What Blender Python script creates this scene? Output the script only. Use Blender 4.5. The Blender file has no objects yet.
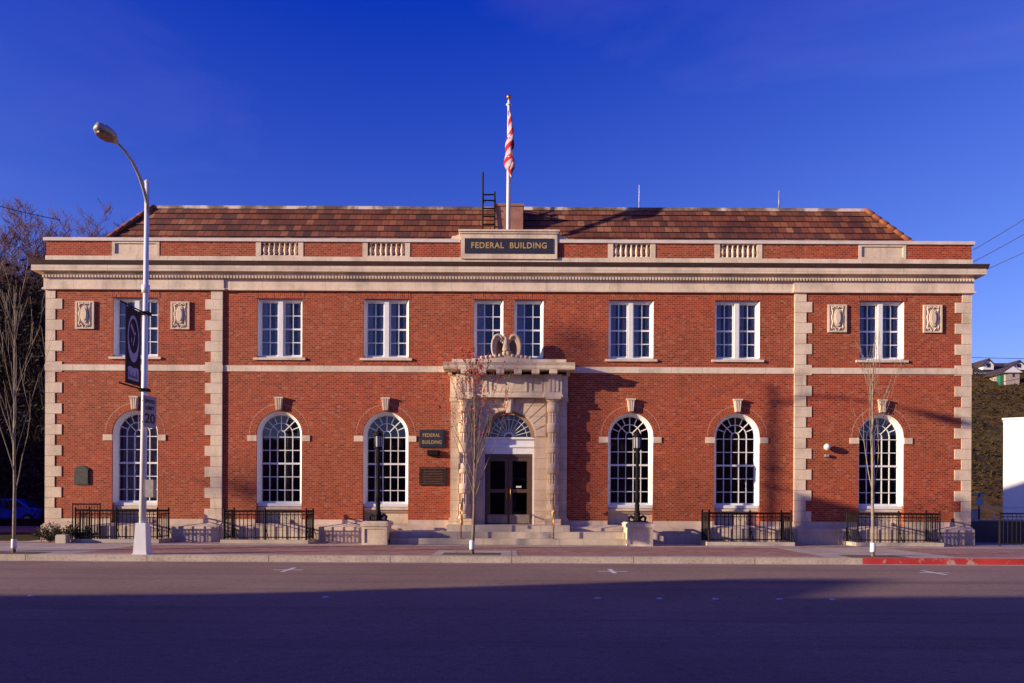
import bpy, bmesh, math, random
from mathutils import Vector, Matrix
R = math.radians
random.seed(7)
S = bpy.context.scene
C = S.collection
H = 1.45            # camera height above the pavement; z=0 pavement, z=-0.15 road
CAMY = -27.0
F = 810.0
AZ = 70.5; EL = 12.5

# ---------------------------------------------------------------- materials
def newmat(name):
    m = bpy.data.materials.new(name); m.use_nodes = True
    nt = m.node_tree; b = nt.nodes['Principled BSDF']
    b.inputs['Roughness'].default_value = .75
    return m, nt, b
def N(nt, t, **kw):
    n = nt.nodes.new(t)
    for k, v in kw.items(): setattr(n, k, v)
    return n
def math_(nt, op, a, b=None):
    n = N(nt, 'ShaderNodeMath', operation=op)
    for i, v in enumerate((a, b)):
        if v is None: continue
        if isinstance(v, (int, float)): n.inputs[i].default_value = v
        else: nt.links.new(v, n.inputs[i])
    return n.outputs[0]
def ramp(nt, fac, stops):
    n = N(nt, 'ShaderNodeValToRGB'); cr = n.color_ramp
    while len(cr.elements) > 1: cr.elements.remove(cr.elements[-1])
    cr.elements[0].position = stops[0][0]; cr.elements[0].color = (*stops[0][1], 1)
    for p, c in stops[1:]:
        e = cr.elements.new(p); e.color = (*c, 1)
    nt.links.new(fac, n.inputs[0]); return n.outputs[0]
def mix(nt, a, b, fac, mode='MIX'):
    n = N(nt, 'ShaderNodeMix', data_type='RGBA', blend_type=mode)
    for idx, v in ((0, fac), (6, a), (7, b)):
        if isinstance(v, (int, float)): n.inputs[idx].default_value = v
        elif isinstance(v, tuple): n.inputs[idx].default_value = (*v, 1)
        else: nt.links.new(v, n.inputs[idx])
    return n.outputs[2]
def pos(nt): return N(nt, 'ShaderNodeNewGeometry').outputs['Position']
def noise(nt, scale, detail=3, vec=None, rough=.55):
    n = N(nt, 'ShaderNodeTexNoise'); n.inputs['Scale'].default_value = scale
    n.inputs['Detail'].default_value = detail; n.inputs['Roughness'].default_value = rough
    nt.links.new(vec if vec else pos(nt), n.inputs['Vector']); return n.outputs['Fac']
def wallvec(nt, swap=False):
    s = N(nt, 'ShaderNodeSeparateXYZ'); nt.links.new(pos(nt), s.inputs[0])
    u = math_(nt, 'ADD', s.outputs[0], s.outputs[1])
    c = N(nt, 'ShaderNodeCombineXYZ')
    nt.links.new(u, c.inputs[1 if swap else 0]); nt.links.new(s.outputs[2], c.inputs[0 if swap else 1])
    return c.outputs[0]
def bricktex(nt, vec, w, h, mortar, bias=0, offset=.5, smooth=.1):
    b = N(nt, 'ShaderNodeTexBrick'); b.offset = offset
    b.inputs['Color1'].default_value = (0, 0, 0, 1); b.inputs['Color2'].default_value = (1, 1, 1, 1)
    b.inputs['Mortar'].default_value = (.5, .5, .5, 1)
    b.inputs['Scale'].default_value = 1; b.inputs['Mortar Size'].default_value = mortar
    b.inputs['Mortar Smooth'].default_value = smooth; b.inputs['Bias'].default_value = bias
    b.inputs['Brick Width'].default_value = w; b.inputs['Row Height'].default_value = h
    nt.links.new(vec, b.inputs['Vector'])
    return b.outputs['Color'], b.outputs['Fac']
def bump(nt, b, h, strength=.4, dist=.02):
    n = N(nt, 'ShaderNodeBump'); n.inputs['Strength'].default_value = strength; n.inputs['Distance'].default_value = dist
    nt.links.new(h, n.inputs['Height']); nt.links.new(n.outputs[0], b.inputs['Normal'])
def lk(nt, o, i): nt.links.new(o, i)

BRK = [(0, (.19, .023, .006)), (.25, (.28, .034, .008)), (.6, (.335, .042, .010)), (.85, (.38, .054, .013)), (1, (.42, .075, .022))]
MORT = (.38, .145, .075)
def brickmat(name, vecf, w=.16, h=.0677, mort=.0075):
    m, nt, b = newmat(name)
    v = vecf(nt)
    c, f = bricktex(nt, v, w, h, mort)
    n1 = noise(nt, .45, 3); n2 = noise(nt, 2.2, 3)
    col = ramp(nt, c, BRK)
    col = mix(nt, col, (.80, .74, .74), ramp(nt, n1, [(.42, (0, 0, 0)), (.7, (.75, .75, .75))]), 'MULTIPLY')
    col = mix(nt, col, (1.12, 1.08, 1.05), ramp(nt, n2, [(.5, (0, 0, 0)), (.75, (.5, .5, .5))]), 'MULTIPLY')
    # odd pale and dark headers
    vo = N(nt, 'ShaderNodeTexWhiteNoise'); mp = N(nt, 'ShaderNodeVectorMath', operation='SNAP')
    nt.links.new(v, mp.inputs[0]); mp.inputs[1].default_value = (.1025, .0677, 1); nt.links.new(mp.outputs[0], vo.inputs[0])
    col = mix(nt, col, (.40, .20, .13), ramp(nt, vo.outputs[0], [(.92, (0, 0, 0)), (.95, (.45, .45, .45))]))
    col = mix(nt, col, MORT, f)
    # damp streaks and grime
    st = N(nt, 'ShaderNodeMapping'); st.inputs['Scale'].default_value = (1.5, 1.5, .25); nt.links.new(pos(nt), st.inputs[0])
    n3 = noise(nt, 1.0, 4, st.outputs[0])
    col = mix(nt, col, (.84, .8, .8), ramp(nt, n3, [(.5, (0, 0, 0)), (.78, (.8, .8, .8))]), 'MULTIPLY')
    lk(nt, col, b.inputs['Base Color']); b.inputs['Roughness'].default_value = .85
    bump(nt, b, math_(nt, 'SUBTRACT', 1.0, f), .5, .006)
    return m
def polarvec(nt):
    t = N(nt, 'ShaderNodeTexCoord'); s = N(nt, 'ShaderNodeSeparateXYZ'); nt.links.new(t.outputs['Object'], s.inputs[0])
    a = math_(nt, 'MULTIPLY', math_(nt, 'ARCTAN2', s.outputs[2], s.outputs[0]), .86)
    r = math_(nt, 'SQRT', math_(nt, 'ADD', math_(nt, 'POWER', math_(nt, 'ABSOLUTE', s.outputs[0]), 2), math_(nt, 'POWER', math_(nt, 'ABSOLUTE', s.outputs[2]), 2)))
    c = N(nt, 'ShaderNodeCombineXYZ'); nt.links.new(r, c.inputs[0]); nt.links.new(a, c.inputs[1]); return c.outputs[0]
def stonemat(name, base=(.75, .61, .455), w=1.05, h=.9, mort=.006, jd=.55, dirt=.5, offset=0.0):
    m, nt, b = newmat(name)
    c, f = bricktex(nt, wallvec(nt), w, h, mort, offset=offset)
    n1 = noise(nt, 1.3, 5); n2 = noise(nt, 14, 4)
    dark = tuple(x * .72 for x in base); lite = tuple(min(1, x * 1.12) for x in base)
    col = ramp(nt, n1, [(.3, dark), (.5, base), (.7, lite)])
    col = mix(nt, col, (.86, .84, .82), ramp(nt, c, [(0, (0, 0, 0)), (1, (.7, .7, .7))]), 'MULTIPLY')
    col = mix(nt, col, (.74, .7, .68), ramp(nt, n2, [(.52, (0, 0, 0)), (.75, (dirt, dirt, dirt))]), 'MULTIPLY')
    st = N(nt, 'ShaderNodeMapping'); st.inputs['Scale'].default_value = (5, 5, .7); nt.links.new(pos(nt), st.inputs[0])
    n3 = noise(nt, 1.0, 4, st.outputs[0])
    col = mix(nt, col, (.72, .66, .62), ramp(nt, n3, [(.52, (0, 0, 0)), (.75, (dirt, dirt, dirt))]), 'MULTIPLY')
    col = mix(nt, col, tuple(x * jd for x in base), f)
    lk(nt, col, b.inputs['Base Color']); b.inputs['Roughness'].default_value = .85
    bump(nt, b, math_(nt, 'ADD', n2, math_(nt, 'MULTIPLY', f, -1.5)), .25, .008)
    return m
def plain(name, col, rough=.6, metal=0, var=.25, scale=6, spec=None):
    m, nt, b = newmat(name)
    n1 = noise(nt, scale, 4)
    c = ramp(nt, n1, [(.3, tuple(x * (1 - var) for x in col)), (.7, tuple(min(1, x * (1 + var * .5)) for x in col))])
    lk(nt, c, b.inputs['Base Color']); b.inputs['Roughness'].default_value = rough; b.inputs['Metallic'].default_value = metal
    if spec is not None: b.inputs['Specular IOR Level'].default_value = spec
    return m
M = {}
M['brick'] = brickmat('brick_wall_mat', wallvec)
M['soldier'] = brickmat('soldier_brick_mat', lambda nt: wallvec(nt, True))
M['archbrick'] = brickmat('arch_brick_mat', polarvec)
M['stone'] = stonemat('limestone_mat')
M['stone_plain'] = stonemat('limestone_plain_mat', (.73, .59, .43), w=50, h=50, dirt=.75)
M['stone_portal'] = stonemat('portal_limestone_mat', (.66, .50, .35), w=50, h=.35, mort=.007)
M['stone_base'] = stonemat('base_stone_mat', (.64, .50, .38), w=1.3, h=.37, mort=.006)
M['step'] = stonemat('step_stone_mat', (.54, .45, .35), w=2.4, h=50, mort=.01, dirt=.6)
M['concrete'] = stonemat('pale_concrete_mat', (.52, .45, .36), w=3, h=50, mort=.006, dirt=.5)
M['white'] = plain('white_paint_mat', (.78, .78, .76), .4, 0, .06)
M['curtain'] = plain('curtain_mat', (.75, .74, .78), .9, 0, .2, 9)
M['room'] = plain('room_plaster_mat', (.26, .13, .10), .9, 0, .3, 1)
M['gutter'] = plain('brown_metal_mat', (.085, .045, .035), .55, .2, .3, 3)
M['iron'] = plain('black_iron_mat', (.010, .007, .008), .75, 0, .3, 20, .2)
M['bronze'] = plain('dark_bronze_mat', (.055, .028, .018), .45, .4, .4, 12)
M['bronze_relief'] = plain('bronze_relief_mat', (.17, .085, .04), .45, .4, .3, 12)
M['verdigris'] = plain('verdigris_mat', (.055, .058, .05), .7, .1, .4, 14)
M['brass'] = plain('brass_mat', (.50, .27, .10), .35, .8, .3, 10)
M['gold'] = plain('gold_letter_mat', (.55, .36, .13), .45, .2, .1, 10)
M['signblue'] = plain('sign_black_mat', (.018, .018, .035), .6, 0, .2, 8)
M['doorframe'] = plain('door_frame_mat', (.12, .070, .045), .45, .3, .2, 8)
M['kick'] = plain('kick_plate_mat', (.30, .24, .20), .45, .4, .2, 8)
M['galv'] = plain('pale_painted_steel_mat', (.66, .66, .66), .5, .0, .08, 5)
M['lamphead'] = plain('lamp_housing_mat', (.36, .33, .30), .5, .2, .25, 6)
M['olive'] = plain('olive_globe_mat', (.42, .38, .20), .5, 0, .1, 5)
M['lens'] = plain('amber_lens_mat', (.16, .075, .04), .3, 0, .25, 10)
M['pole_white'] = plain('white_pole_mat', (.75, .75, .76), .35, 0, .05, 5)
M['bannerdark'] = plain('banner_cloth_mat', (.022, .012, .022), .9, 0, .2, 10)
M['bannerlight'] = plain('banner_print_mat', (.42, .40, .55), .9, 0, .1, 10)
M['signgrey'] = plain('sign_face_mat', (.33, .30, .36), .6, 0, .1, 8)
M['signwhite'] = plain('white_sign_mat', (.60, .58, .60), .6, 0, .1, 8)
M['ink'] = plain('black_ink_mat', (.015, .015, .02), .6, 0, .1, 8)
M['redkerb'] = None
M['paint'] = plain('road_paint_mat', (.72, .70, .66), .7, 0, .3, 12)
M['soil'] = plain('soil_mat', (.10, .07, .045), .95, 0, .4, 12)
M['bark'] = plain('pale_bark_mat', (.30, .235, .165), .9, 0, .35, 14)
M['bark2'] = plain('grey_brown_bark_mat', (.20, .15, .10), .9, 0, .35, 14)
M['twig'] = plain('purple_twig_mat', (.13, .062, .072), .95, 0, .3, 3)
M['darktwig'] = plain('dark_twig_mat', (.09, .042, .035), .95, 0, .3, 3)
M['bud'] = plain('red_bud_mat', (.72, .05, .04), .8, 0, .3, 10)
M['leaf'] = plain('shrub_leaf_mat', (.045, .055, .02), .8, 0, .5, 9)
M['darkleaf'] = plain('dark_leaf_mat', (.028, .013, .007), .9, 0, .5, 3)
M['cable'] = plain('cable_mat', (.03, .03, .035), .7, 0, .1, 3)
M['flagred'] = plain('flag_red_mat', (.50, .02, .03), .85, 0, .1, 10)
M['whitewall'] = plain('white_stucco_mat', (.85, .83, .78), .8, 0, .05, 2)
M['houseroof'] = plain('shingle_mat', (.045, .03, .035), .9, 0, .3, 3)
M['housewhite'] = plain('white_siding_mat', (.75, .75, .75), .7, 0, .08, 3)
M['housetan'] = plain('tan_siding_mat', (.42, .34, .28), .8, 0, .15, 3)
M['oppwall'] = plain('shop_wall_mat', (.38, .17, .13), .85, 0, .3, 2)
M['carblue'] = plain('blue_car_paint_mat', (.03, .07, .60), .25, .2, .1, 3)
M['tyre'] = plain('tyre_mat', (.015, .015, .015), .9, 0, .1, 3)
M['rim'] = plain('wheel_rim_mat', (.30, .30, .32), .4, .6, .1, 3)
M['globe'] = plain('frosted_globe_mat', (.70, .66, .60), .3, 0, .05, 3)
M['brownbox'] = plain('painted_box_mat', (.34, .15, .105), .8, 0, .25, 4)
def glassmat(name, tint, refl=1.55):
    m, nt, b = newmat(name); nt.nodes.remove(b)
    out = nt.nodes['Material Output']
    tr = N(nt, 'ShaderNodeBsdfTransparent'); tr.inputs[0].default_value = (*tint, 1)
    gl = N(nt, 'ShaderNodeBsdfGlossy'); gl.inputs['Roughness'].default_value = .02; gl.inputs[0].default_value = (.9, .92, 1, 1)
    fr = N(nt, 'ShaderNodeFresnel'); fr.inputs[0].default_value = refl
    n1 = noise(nt, .9, 2); bp = N(nt, 'ShaderNodeBump'); bp.inputs['Strength'].default_value = .25; bp.inputs['Distance'].default_value = .02
    lk(nt, n1, bp.inputs['Height']); lk(nt, bp.outputs[0], gl.inputs['Normal'])
    mx = N(nt, 'ShaderNodeMixShader'); lk(nt, fr.outputs[0], mx.inputs[0]); lk(nt, tr.outputs[0], mx.inputs[1]); lk(nt, gl.outputs[0], mx.inputs[2])
    lk(nt, mx.outputs[0], out.inputs[0]); return m
M['glass'] = glassmat('window_glass_mat', (.8, .78, .8), 1.5)
M['doorglass'] = glassmat('door_glass_mat', (.25, .22, .22), 1.5)
M['lampglass'] = plain('lantern_glass_mat', (.40, .40, .42), .15, 0, .1, 3)
# roof tiles
def tilemat():
    m, nt, b = newmat('roof_tile_mat')
    s = N(nt, 'ShaderNodeSeparateXYZ'); nt.links.new(pos(nt), s.inputs[0])
    cmb = N(nt, 'ShaderNodeCombineXYZ'); nt.links.new(math_(nt, 'ADD', s.outputs[0], math_(nt, 'MULTIPLY', s.outputs[1], .0)), cmb.inputs[0])
    nt.links.new(math_(nt, 'SUBTRACT', s.outputs[2], ROOF_Z0), cmb.inputs[1])
    c, f = bricktex(nt, cmb.outputs[0], .27, ROW_DZ, .010)
    col = ramp(nt, c, [(0, (.085, .030, .020)), (.2, (.14, .040, .02)), (.45, (.18, .048, .02)), (.7, (.22, .062, .024)), (.88, (.28, .095, .036)), (1, (.34, .14, .06))])
    n1 = noise(nt, .8, 4)
    col = mix(nt, col, (.5, .42, .42), ramp(nt, n1, [(.42, (0, 0, 0)), (.68, (.9, .9, .9))]), 'MULTIPLY')
    col = mix(nt, col, (.04, .015, .012), f)
    lk(nt, col, b.inputs['Base Color']); b.inputs['Roughness'].default_value = .8
    bump(nt, b, math_(nt, 'SUBTRACT', c, f), .3, .02)
    return m
ROW_DZ = .27; ROOF_Z0 = 9.60
M['mortar'] = plain('mortar_mat', (.50, .27, .17), .9, 0, .2, 6); M['tile'] = tilemat(); M['hiptile'] = plain('hip_tile_mat', (.25, .075, .03), .8, 0, .4, 3)
def lichenmat():
    m, nt, b = newmat('ridge_tile_mat'); n1 = noise(nt, 1.1, 5)
    col = ramp(nt, n1, [(.38, (.10, .06, .04)), (.5, (.22, .16, .11)), (.6, (.62, .52, .42))])
    lk(nt, col, b.inputs['Base Color']); return m
M['ridge'] = lichenmat()
def redkerb():
    m, nt, b = newmat('red_kerb_paint_mat'); n1 = noise(nt, 3.5, 6, rough=.7); n2 = noise(nt, .8, 3)
    col = ramp(nt, n2, [(.35, (.40, .025, .025)), (.65, (.58, .05, .04))])
    col = mix(nt, col, (.42, .30, .25), ramp(nt, n1, [(.56, (0, 0, 0)), (.62, (.9, .9, .9))]))
    lk(nt, col, b.inputs['Base Color']); b.inputs['Roughness'].default_value = .75; return m
M['redkerb'] = redkerb()
def asphalt():
    m, nt, b = newmat('asphalt_mat')
    n1 = noise(nt, .25, 4); n2 = noise(nt, 55, 2); n3 = noise(nt, 8, 4)
    col = ramp(nt, n1, [(.3, (.19, .125, .100)), (.7, (.25, .172, .138))])
    col = mix(nt, col, (1.7, 1.6, 1.5), ramp(nt, n2, [(.45, (0, 0, 0)), (.7, (1, 1, 1))]), 'MULTIPLY')
    col = mix(nt, col, (.55, .53, .52), ramp(nt, n3, [(.5, (0, 0, 0)), (.75, (.55, .55, .55))]), 'MULTIPLY')
    st = N(nt, 'ShaderNodeMapping'); st.inputs['Scale'].default_value = (.05, 1.2, 1); nt.links.new(pos(nt), st.inputs[0])
    n4 = noise(nt, 1.0, 4, st.outputs[0])
    col = mix(nt, col, (.62, .62, .62), ramp(nt, n4, [(.5, (0, 0, 0)), (.72, (.9, .9, .9))]), 'MULTIPLY')
    vo = N(nt, 'ShaderNodeTexVoronoi', feature='DISTANCE_TO_EDGE'); vo.inputs['Scale'].default_value = .22
    wv = N(nt, 'ShaderNodeVectorMath', operation='ADD'); nt.links.new(pos(nt), wv.inputs[0])
    nn = N(nt, 'ShaderNodeTexNoise'); nn.inputs['Scale'].default_value = 1.5; nt.links.new(pos(nt), nn.inputs['Vector']); nt.links.new(nn.outputs['Color'], wv.inputs[1])
    nt.links.new(wv.outputs[0], vo.inputs['Vector'])
    col = mix(nt, col, (.08, .055, .05), ramp(nt, vo.outputs['Distance'], [(.0, (.35, .35, .35)), (.003, (0, 0, 0))]))
    lk(nt, col, b.inputs['Base Color']); b.inputs['Roughness'].default_value = .9; b.inputs['Specular IOR Level'].default_value = .25
    bump(nt, b, n2, .35, .01); return m
M['asphalt'] = asphalt()
def pavers():
    m, nt, b = newmat('brick_paver_mat')
    s = N(nt, 'ShaderNodeSeparateXYZ'); nt.links.new(pos(nt), s.inputs[0])
    c = N(nt, 'ShaderNodeCombineXYZ'); nt.links.new(s.outputs[0], c.inputs[0]); nt.links.new(s.outputs[1], c.inputs[1])
    col, f = bricktex(nt, c.outputs[0], .21, .21, .012)
    col = ramp(nt, col, [(0, (.27, .12, .09)), (.5, (.35, .16, .125)), (1, (.42, .21, .165))])
    n1 = noise(nt, .7, 4)
    col = mix(nt, col, (.7, .68, .7), ramp(nt, n1, [(.4, (0, 0, 0)), (.7, (.8, .8, .8))]), 'MULTIPLY')
    col = mix(nt, col, (.18, .12, .11), f)
    lk(nt, col, b.inputs['Base Color']); b.inputs['Roughness'].default_value = .9; bump(nt, b, math_(nt, 'SUBTRACT', 1.0, f), .3, .005); return m
M['paver'] = pavers()
def slabs(name, base, w, d):
    m, nt, b = newmat(name)
    s = N(nt, 'ShaderNodeSeparateXYZ'); nt.links.new(pos(nt), s.inputs[0])
    c = N(nt, 'ShaderNodeCombineXYZ'); nt.links.new(s.outputs[0], c.inputs[0]); nt.links.new(s.outputs[1], c.inputs[1])
    _, f = bricktex(nt, c.outputs[0], w, d, .012, offset=0)
    n1 = noise(nt, 1.2, 5); n2 = noise(nt, 18, 3)
    col = ramp(nt, n1, [(.3, tuple(x * .72 for x in base)), (.7, tuple(x * 1.1 for x in base))])
    col = mix(nt, col, (.62, .58, .55), ramp(nt, n2, [(.48, (0, 0, 0)), (.72, (.9, .9, .9))]), 'MULTIPLY')
    col = mix(nt, col, tuple(x * .3 for x in base), f)
    lk(nt, col, b.inputs['Base Color']); b.inputs['Roughness'].default_value = .9; return m
M['slab'] = slabs('concrete_slab_mat', (.46, .37, .32), 1.5, 1.5)
M['kerbmat'] = slabs('kerb_concrete_mat', (.50, .42, .34), 3.05, 9)
def grassmat(name, a, b_, c_, sc=.6):
    m, nt, b = newmat(name); n1 = noise(nt, sc, 6, rough=.7); n2 = noise(nt, sc * 9, 5, rough=.7)
    col = ramp(nt, n1, [(.3, a), (.5, b_), (.7, c_)])
    col = mix(nt, col, (.45, .42, .4), ramp(nt, n2, [(.45, (0, 0, 0)), (.65, (1, 1, 1))]), 'MULTIPLY')
    lk(nt, col, b.inputs['Base Color']); b.inputs['Roughness'].default_value = 1; b.inputs['Specular IOR Level'].default_value = .1
    bump(nt, b, n2, .6, .4); return m
M['grass'] = grassmat('verge_grass_mat', (.035, .04, .012), (.06, .06, .02), (.10, .085, .035), 1.5)
M['hill'] = grassmat('hill_brush_mat', (.075, .048, .016), (.105, .062, .022), (.10, .078, .026), .07)
M['wood'] = grassmat('wooded_slope_mat', (.016, .006, .004), (.026, .009, .006), (.038, .016, .009), .25)
M['ground'] = grassmat('far_ground_mat', (.05, .045, .025), (.07, .06, .035), (.09, .075, .045), .05)

# ---------------------------------------------------------------- mesh builder
class MB:
    def __init__(s): s.v = []; s.f = []; s.sm = []
    def add(s, vs, fs, smooth=False):
        o = len(s.v); s.v += [tuple(v) for v in vs]; s.f += [tuple(i + o for i in f) for f in fs]; s.sm += [smooth] * len(fs)
    def box(s, x0, x1, y0, y1, z0, z1):
        s.add([(x0, y0, z0), (x1, y0, z0), (x1, y1, z0), (x0, y1, z0), (x0, y0, z1), (x1, y0, z1), (x1, y1, z1), (x0, y1, z1)],
              [(0, 3, 2, 1), (4, 5, 6, 7), (0, 1, 5, 4), (1, 2, 6, 5), (2, 3, 7, 6), (3, 0, 4, 7)]); return s
    def hexa(s, b, t):
        s.add(list(b) + list(t), [(0, 3, 2, 1), (4, 5, 6, 7), (0, 1, 5, 4), (1, 2, 6, 5), (2, 3, 7, 6), (3, 0, 4, 7)]); return s
    def prism(s, poly, a, b, axis='y', smooth=False):
        def mk(p, t):
            return {'y': (p[0], t, p[1]), 'x': (t, p[0], p[1]), 'z': (p[0], p[1], t)}[axis]
        n = len(poly)
        s.add([mk(p, a) for p in poly] + [mk(p, b) for p in poly], [tuple(range(n)), tuple(range(2 * n - 1, n - 1, -1))])
        o = len(s.v) - 2 * n
        for i in range(n):
            j = (i + 1) % n; s.f.append((o + i, o + n + i, o + n + j, o + j)); s.sm.append(smooth)
        return s
    def tube(s, pts, rad, n=6, cap=True, smooth=True):
        pts = [Vector(p) for p in pts]
        if isinstance(rad, (int, float)): rad = [rad] * len(pts)
        vs = []; prev = None
        for i, p in enumerate(pts):
            d = (pts[min(i + 1, len(pts) - 1)] - pts[max(i - 1, 0)])
            if d.length < 1e-9: d = Vector((0, 0, 1))
            d.normalize()
            if prev is None:
                a = Vector((1, 0, 0)) if abs(d.x) < .9 else Vector((0, 1, 0)); u = d.cross(a).normalized()
            else:
                u = (prev - d * prev.dot(d)); u = u.normalized() if u.length > 1e-6 else d.orthogonal().normalized()
            prev = u; w = d.cross(u)
            for k in range(n):
                t = 2 * math.pi * k / n; vs.append(p + (u * math.cos(t) + w * math.sin(t)) * rad[i])
        fs = []
        for i in range(len(pts) - 1):
            for k in range(n):
                fs.append((i * n + k, i * n + (k + 1) % n, (i + 1) * n + (k + 1) % n, (i + 1) * n + k))
        s.add(vs, fs, smooth)
        if cap:
            o = len(s.v) - len(vs)
            s.f.append(tuple(o + k for k in range(n - 1, -1, -1))); s.sm.append(False)
            s.f.append(tuple(o + (len(pts) - 1) * n + k for k in range(n))); s.sm.append(False)
        return s
    def bar(s, p, q, w):      # square bar
        return s.tube([p, q], w * .7071, 4, True, False)
    def lathe(s, c, prof, n=16, smooth=True):
        vs = []; fs = []
        for r, z in prof:
            for k in range(n):
                t = 2 * math.pi * k / n; vs.append((c[0] + r * math.cos(t), c[1] + r * math.sin(t), c[2] + z))
        for i in range(len(prof) - 1):
            for k in range(n): fs.append((i * n + k, i * n + (k + 1) % n, (i + 1) * n + (k + 1) % n, (i + 1) * n + k))
        fs.append(tuple(range(n - 1, -1, -1))); fs.append(tuple((len(prof) - 1) * n + k for k in range(n)))
        s.add(vs, fs, smooth); return s
    def arcband(s, cx, cz, r0, r1, y0, y1, a0=0, a1=180, n=24):
        for i in range(n):
            t0 = R(a0 + (a1 - a0) * i / n); t1 = R(a0 + (a1 - a0) * (i + 1) / n)
            P = lambda r, t: (cx + r * math.cos(t), cz + r * math.sin(t))
            s.prism([P(r0, t0), P(r1, t0), P(r1, t1), P(r0, t1)], y0, y1)
        return s
    def halfdisc(s, cx, cz, r, y0, y1, n=24):
        s.prism([(cx + r * math.cos(math.pi * i / n), cz + r * math.sin(math.pi * i / n)) for i in range(n + 1)], y0, y1); return s
    def build(s, name, mat, parent=None, loc=None, recalc=True):
        me = bpy.data.meshes.new(name); me.from_pydata(s.v, [], s.f)
        me.polygons.foreach_set('use_smooth', s.sm)
        if recalc:
            bm = bmesh.new(); bm.from_mesh(me); bmesh.ops.recalc_face_normals(bm, faces=bm.faces); bm.to_mesh(me); bm.free()
        o = bpy.data.objects.new(name, me); C.objects.link(o)
        me.materials.append(M[mat] if isinstance(mat, str) else mat)
        if parent: o.parent = parent
        if loc: o.location = loc
        return o
def tag(o, label, cat, group=None, kind=None):
    if label: o['label'] = label
    if cat: o['category'] = cat
    if group: o['group'] = group
    if kind: o['kind'] = kind
    return o
def struct(o): o['kind'] = 'structure'; return o
def thing(name, label, cat, loc=(0, 0, 0), rz=0, group=None):
    o = bpy.data.objects.new(name, None); C.objects.link(o); o.location = loc; o.rotation_euler = (0, 0, rz)
    return tag(o, label, cat, group)
def copy_tree(o, parent=None):
    c = o.copy(); C.objects.link(c)
    if parent: c.parent = parent
    for ch in list(KIDS(o)): copy_tree(ch, c)
    return c
def KIDS(o): return [x for x in bpy.data.objects if x.parent == o]
def text_mesh(name, body, size, mat, parent, loc, rot, ext=.006, sx=1, align='CENTER', spacing=1.0, width=None):
    cu = bpy.data.curves.new(name, 'FONT'); cu.body = body; cu.size = size; cu.extrude = ext; cu.align_x = align; cu.align_y = 'CENTER'; cu.space_character = spacing; cu.offset = .004 * size / .2
    t = bpy.data.objects.new(name, cu); C.objects.link(t)
    bpy.context.view_layer.update()
    me = bpy.data.meshes.new_from_object(t.evaluated_get(bpy.context.evaluated_depsgraph_get()))
    bpy.data.objects.remove(t)
    if width:
        xs = [v.co.x for v in me.vertices]; sx = width / (max(xs) - min(xs))
    for v in me.vertices: v.co.x *= sx
    o = bpy.data.objects.new(name, me); C.objects.link(o); me.materials.clear(); me.materials.append(M[mat])
    o.parent = parent; o.location = loc; o.rotation_euler = rot
    return o
def PX(px, py, D):      # photograph pixel at a known distance -> world point (levelled)
    r = .0045; dx = px - 512; dy = py - 499
    x = dx + r * dy; y = dy - r * dx
    return Vector((x * D / F, CAMY + D, H - y * D / F))

# ================================================================ BUILDING
cx = -.137
PV0, PV1 = 9.53, 15.39        # pavilion half extents
WO = [4.083, 7.633]           # central windows
WP = 12.42
bld = thing('brick_building', 'two storey red brick civic building with limestone trim, arched windows and tiled roof', 'building')
AW = .755; SPR = 3.587; ASILL = .60
LW = [(cx + s * o) for s in (-1, 1) for o in WO]
def slices(mb, xc, r, zs, ztop, y0, y1, n=24):
    for i in range(n):
        a = math.pi * (1 - i / n); b = math.pi * (1 - (i + 1) / n)
        xa, za = xc + r * math.cos(a), zs + r * math.sin(a); xb, zb = xc + r * math.cos(b), zs + r * math.sin(b)
        mb.prism([(xa, za), (xb, zb), (xb, ztop), (xa, ztop)], y0, y1)
def facade(x0, x1, y0, y1, arched, uppers, door=None):
    mb = MB(); ZT = 8.40; ZB = .45; ZM = 5.2
    # lower storey
    ops = [(c - AW, c + AW, 'a', c) for c in arched]
    if door: ops.append((door[0], door[1], 'd', None))
    ops.sort(); cur = x0
    for a, b, k, c in ops:
        mb.box(cur, a, y0, y1, ZB, ZM)
        if k == 'a':
            mb.box(a, b, y0, y1, ZB, ASILL); slices(mb, c, AW, SPR, ZM, y0, y1)
        else: mb.box(a, b, y0, y1, door[2], ZM)
        cur = b
    mb.box(cur, x1, y0, y1, ZB, ZM)
    cur = x0
    for a, b in sorted(uppers):
        mb.box(cur, a, y0, y1, ZM, ZT); mb.box(a, b, y0, y1, ZM, 6.12); mb.box(a, b, y0, y1, 8.10, ZT); cur = b
    mb.box(cur, x1, y0, y1, ZM, ZT)
    return mb
ups = [(c - .75, c + .75) for c in LW] + [(cx - .67 - .49, cx - .67 + .49), (cx + .67 - .49, cx + .67 + .49)]
facade(cx - PV0, cx + PV0, 0, .45, LW, ups, (cx - .95, cx + .95, 4.5)).build('brick_wall', 'brick', bld)
for s in (-1, 1):
    a, b = sorted((cx + s * PV0, cx + s * PV1)); c = cx + s * WP
    facade(a, b, -.045, .449, [c], [(c - .75, c + .75)]).build('pavilion_wall', 'brick', bld)
BD = 15.0
mb = MB()
mb.box(cx - PV1, cx - PV1 + .4, .449, BD, .45, 8.4); mb.box(cx + PV1 - .4, cx + PV1, .449, BD, .45, 8.4); mb.box(cx - PV1 + .4, cx + PV1 - .4, BD - .4, BD, .45, 8.4)
mb.build('side_walls', 'brick', bld)
mb = MB(); mb.box(cx - PV1 + .4, cx + PV1 - .4, 3.2, 3.4, .3, 8.4); mb.box(cx - PV1 + .4, cx + PV1 - .4, .47, 3.2, 4.95, 5.15); mb.box(cx - PV1 + .4, cx + PV1 - .4, .47, 3.2, .3, .55)
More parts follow.
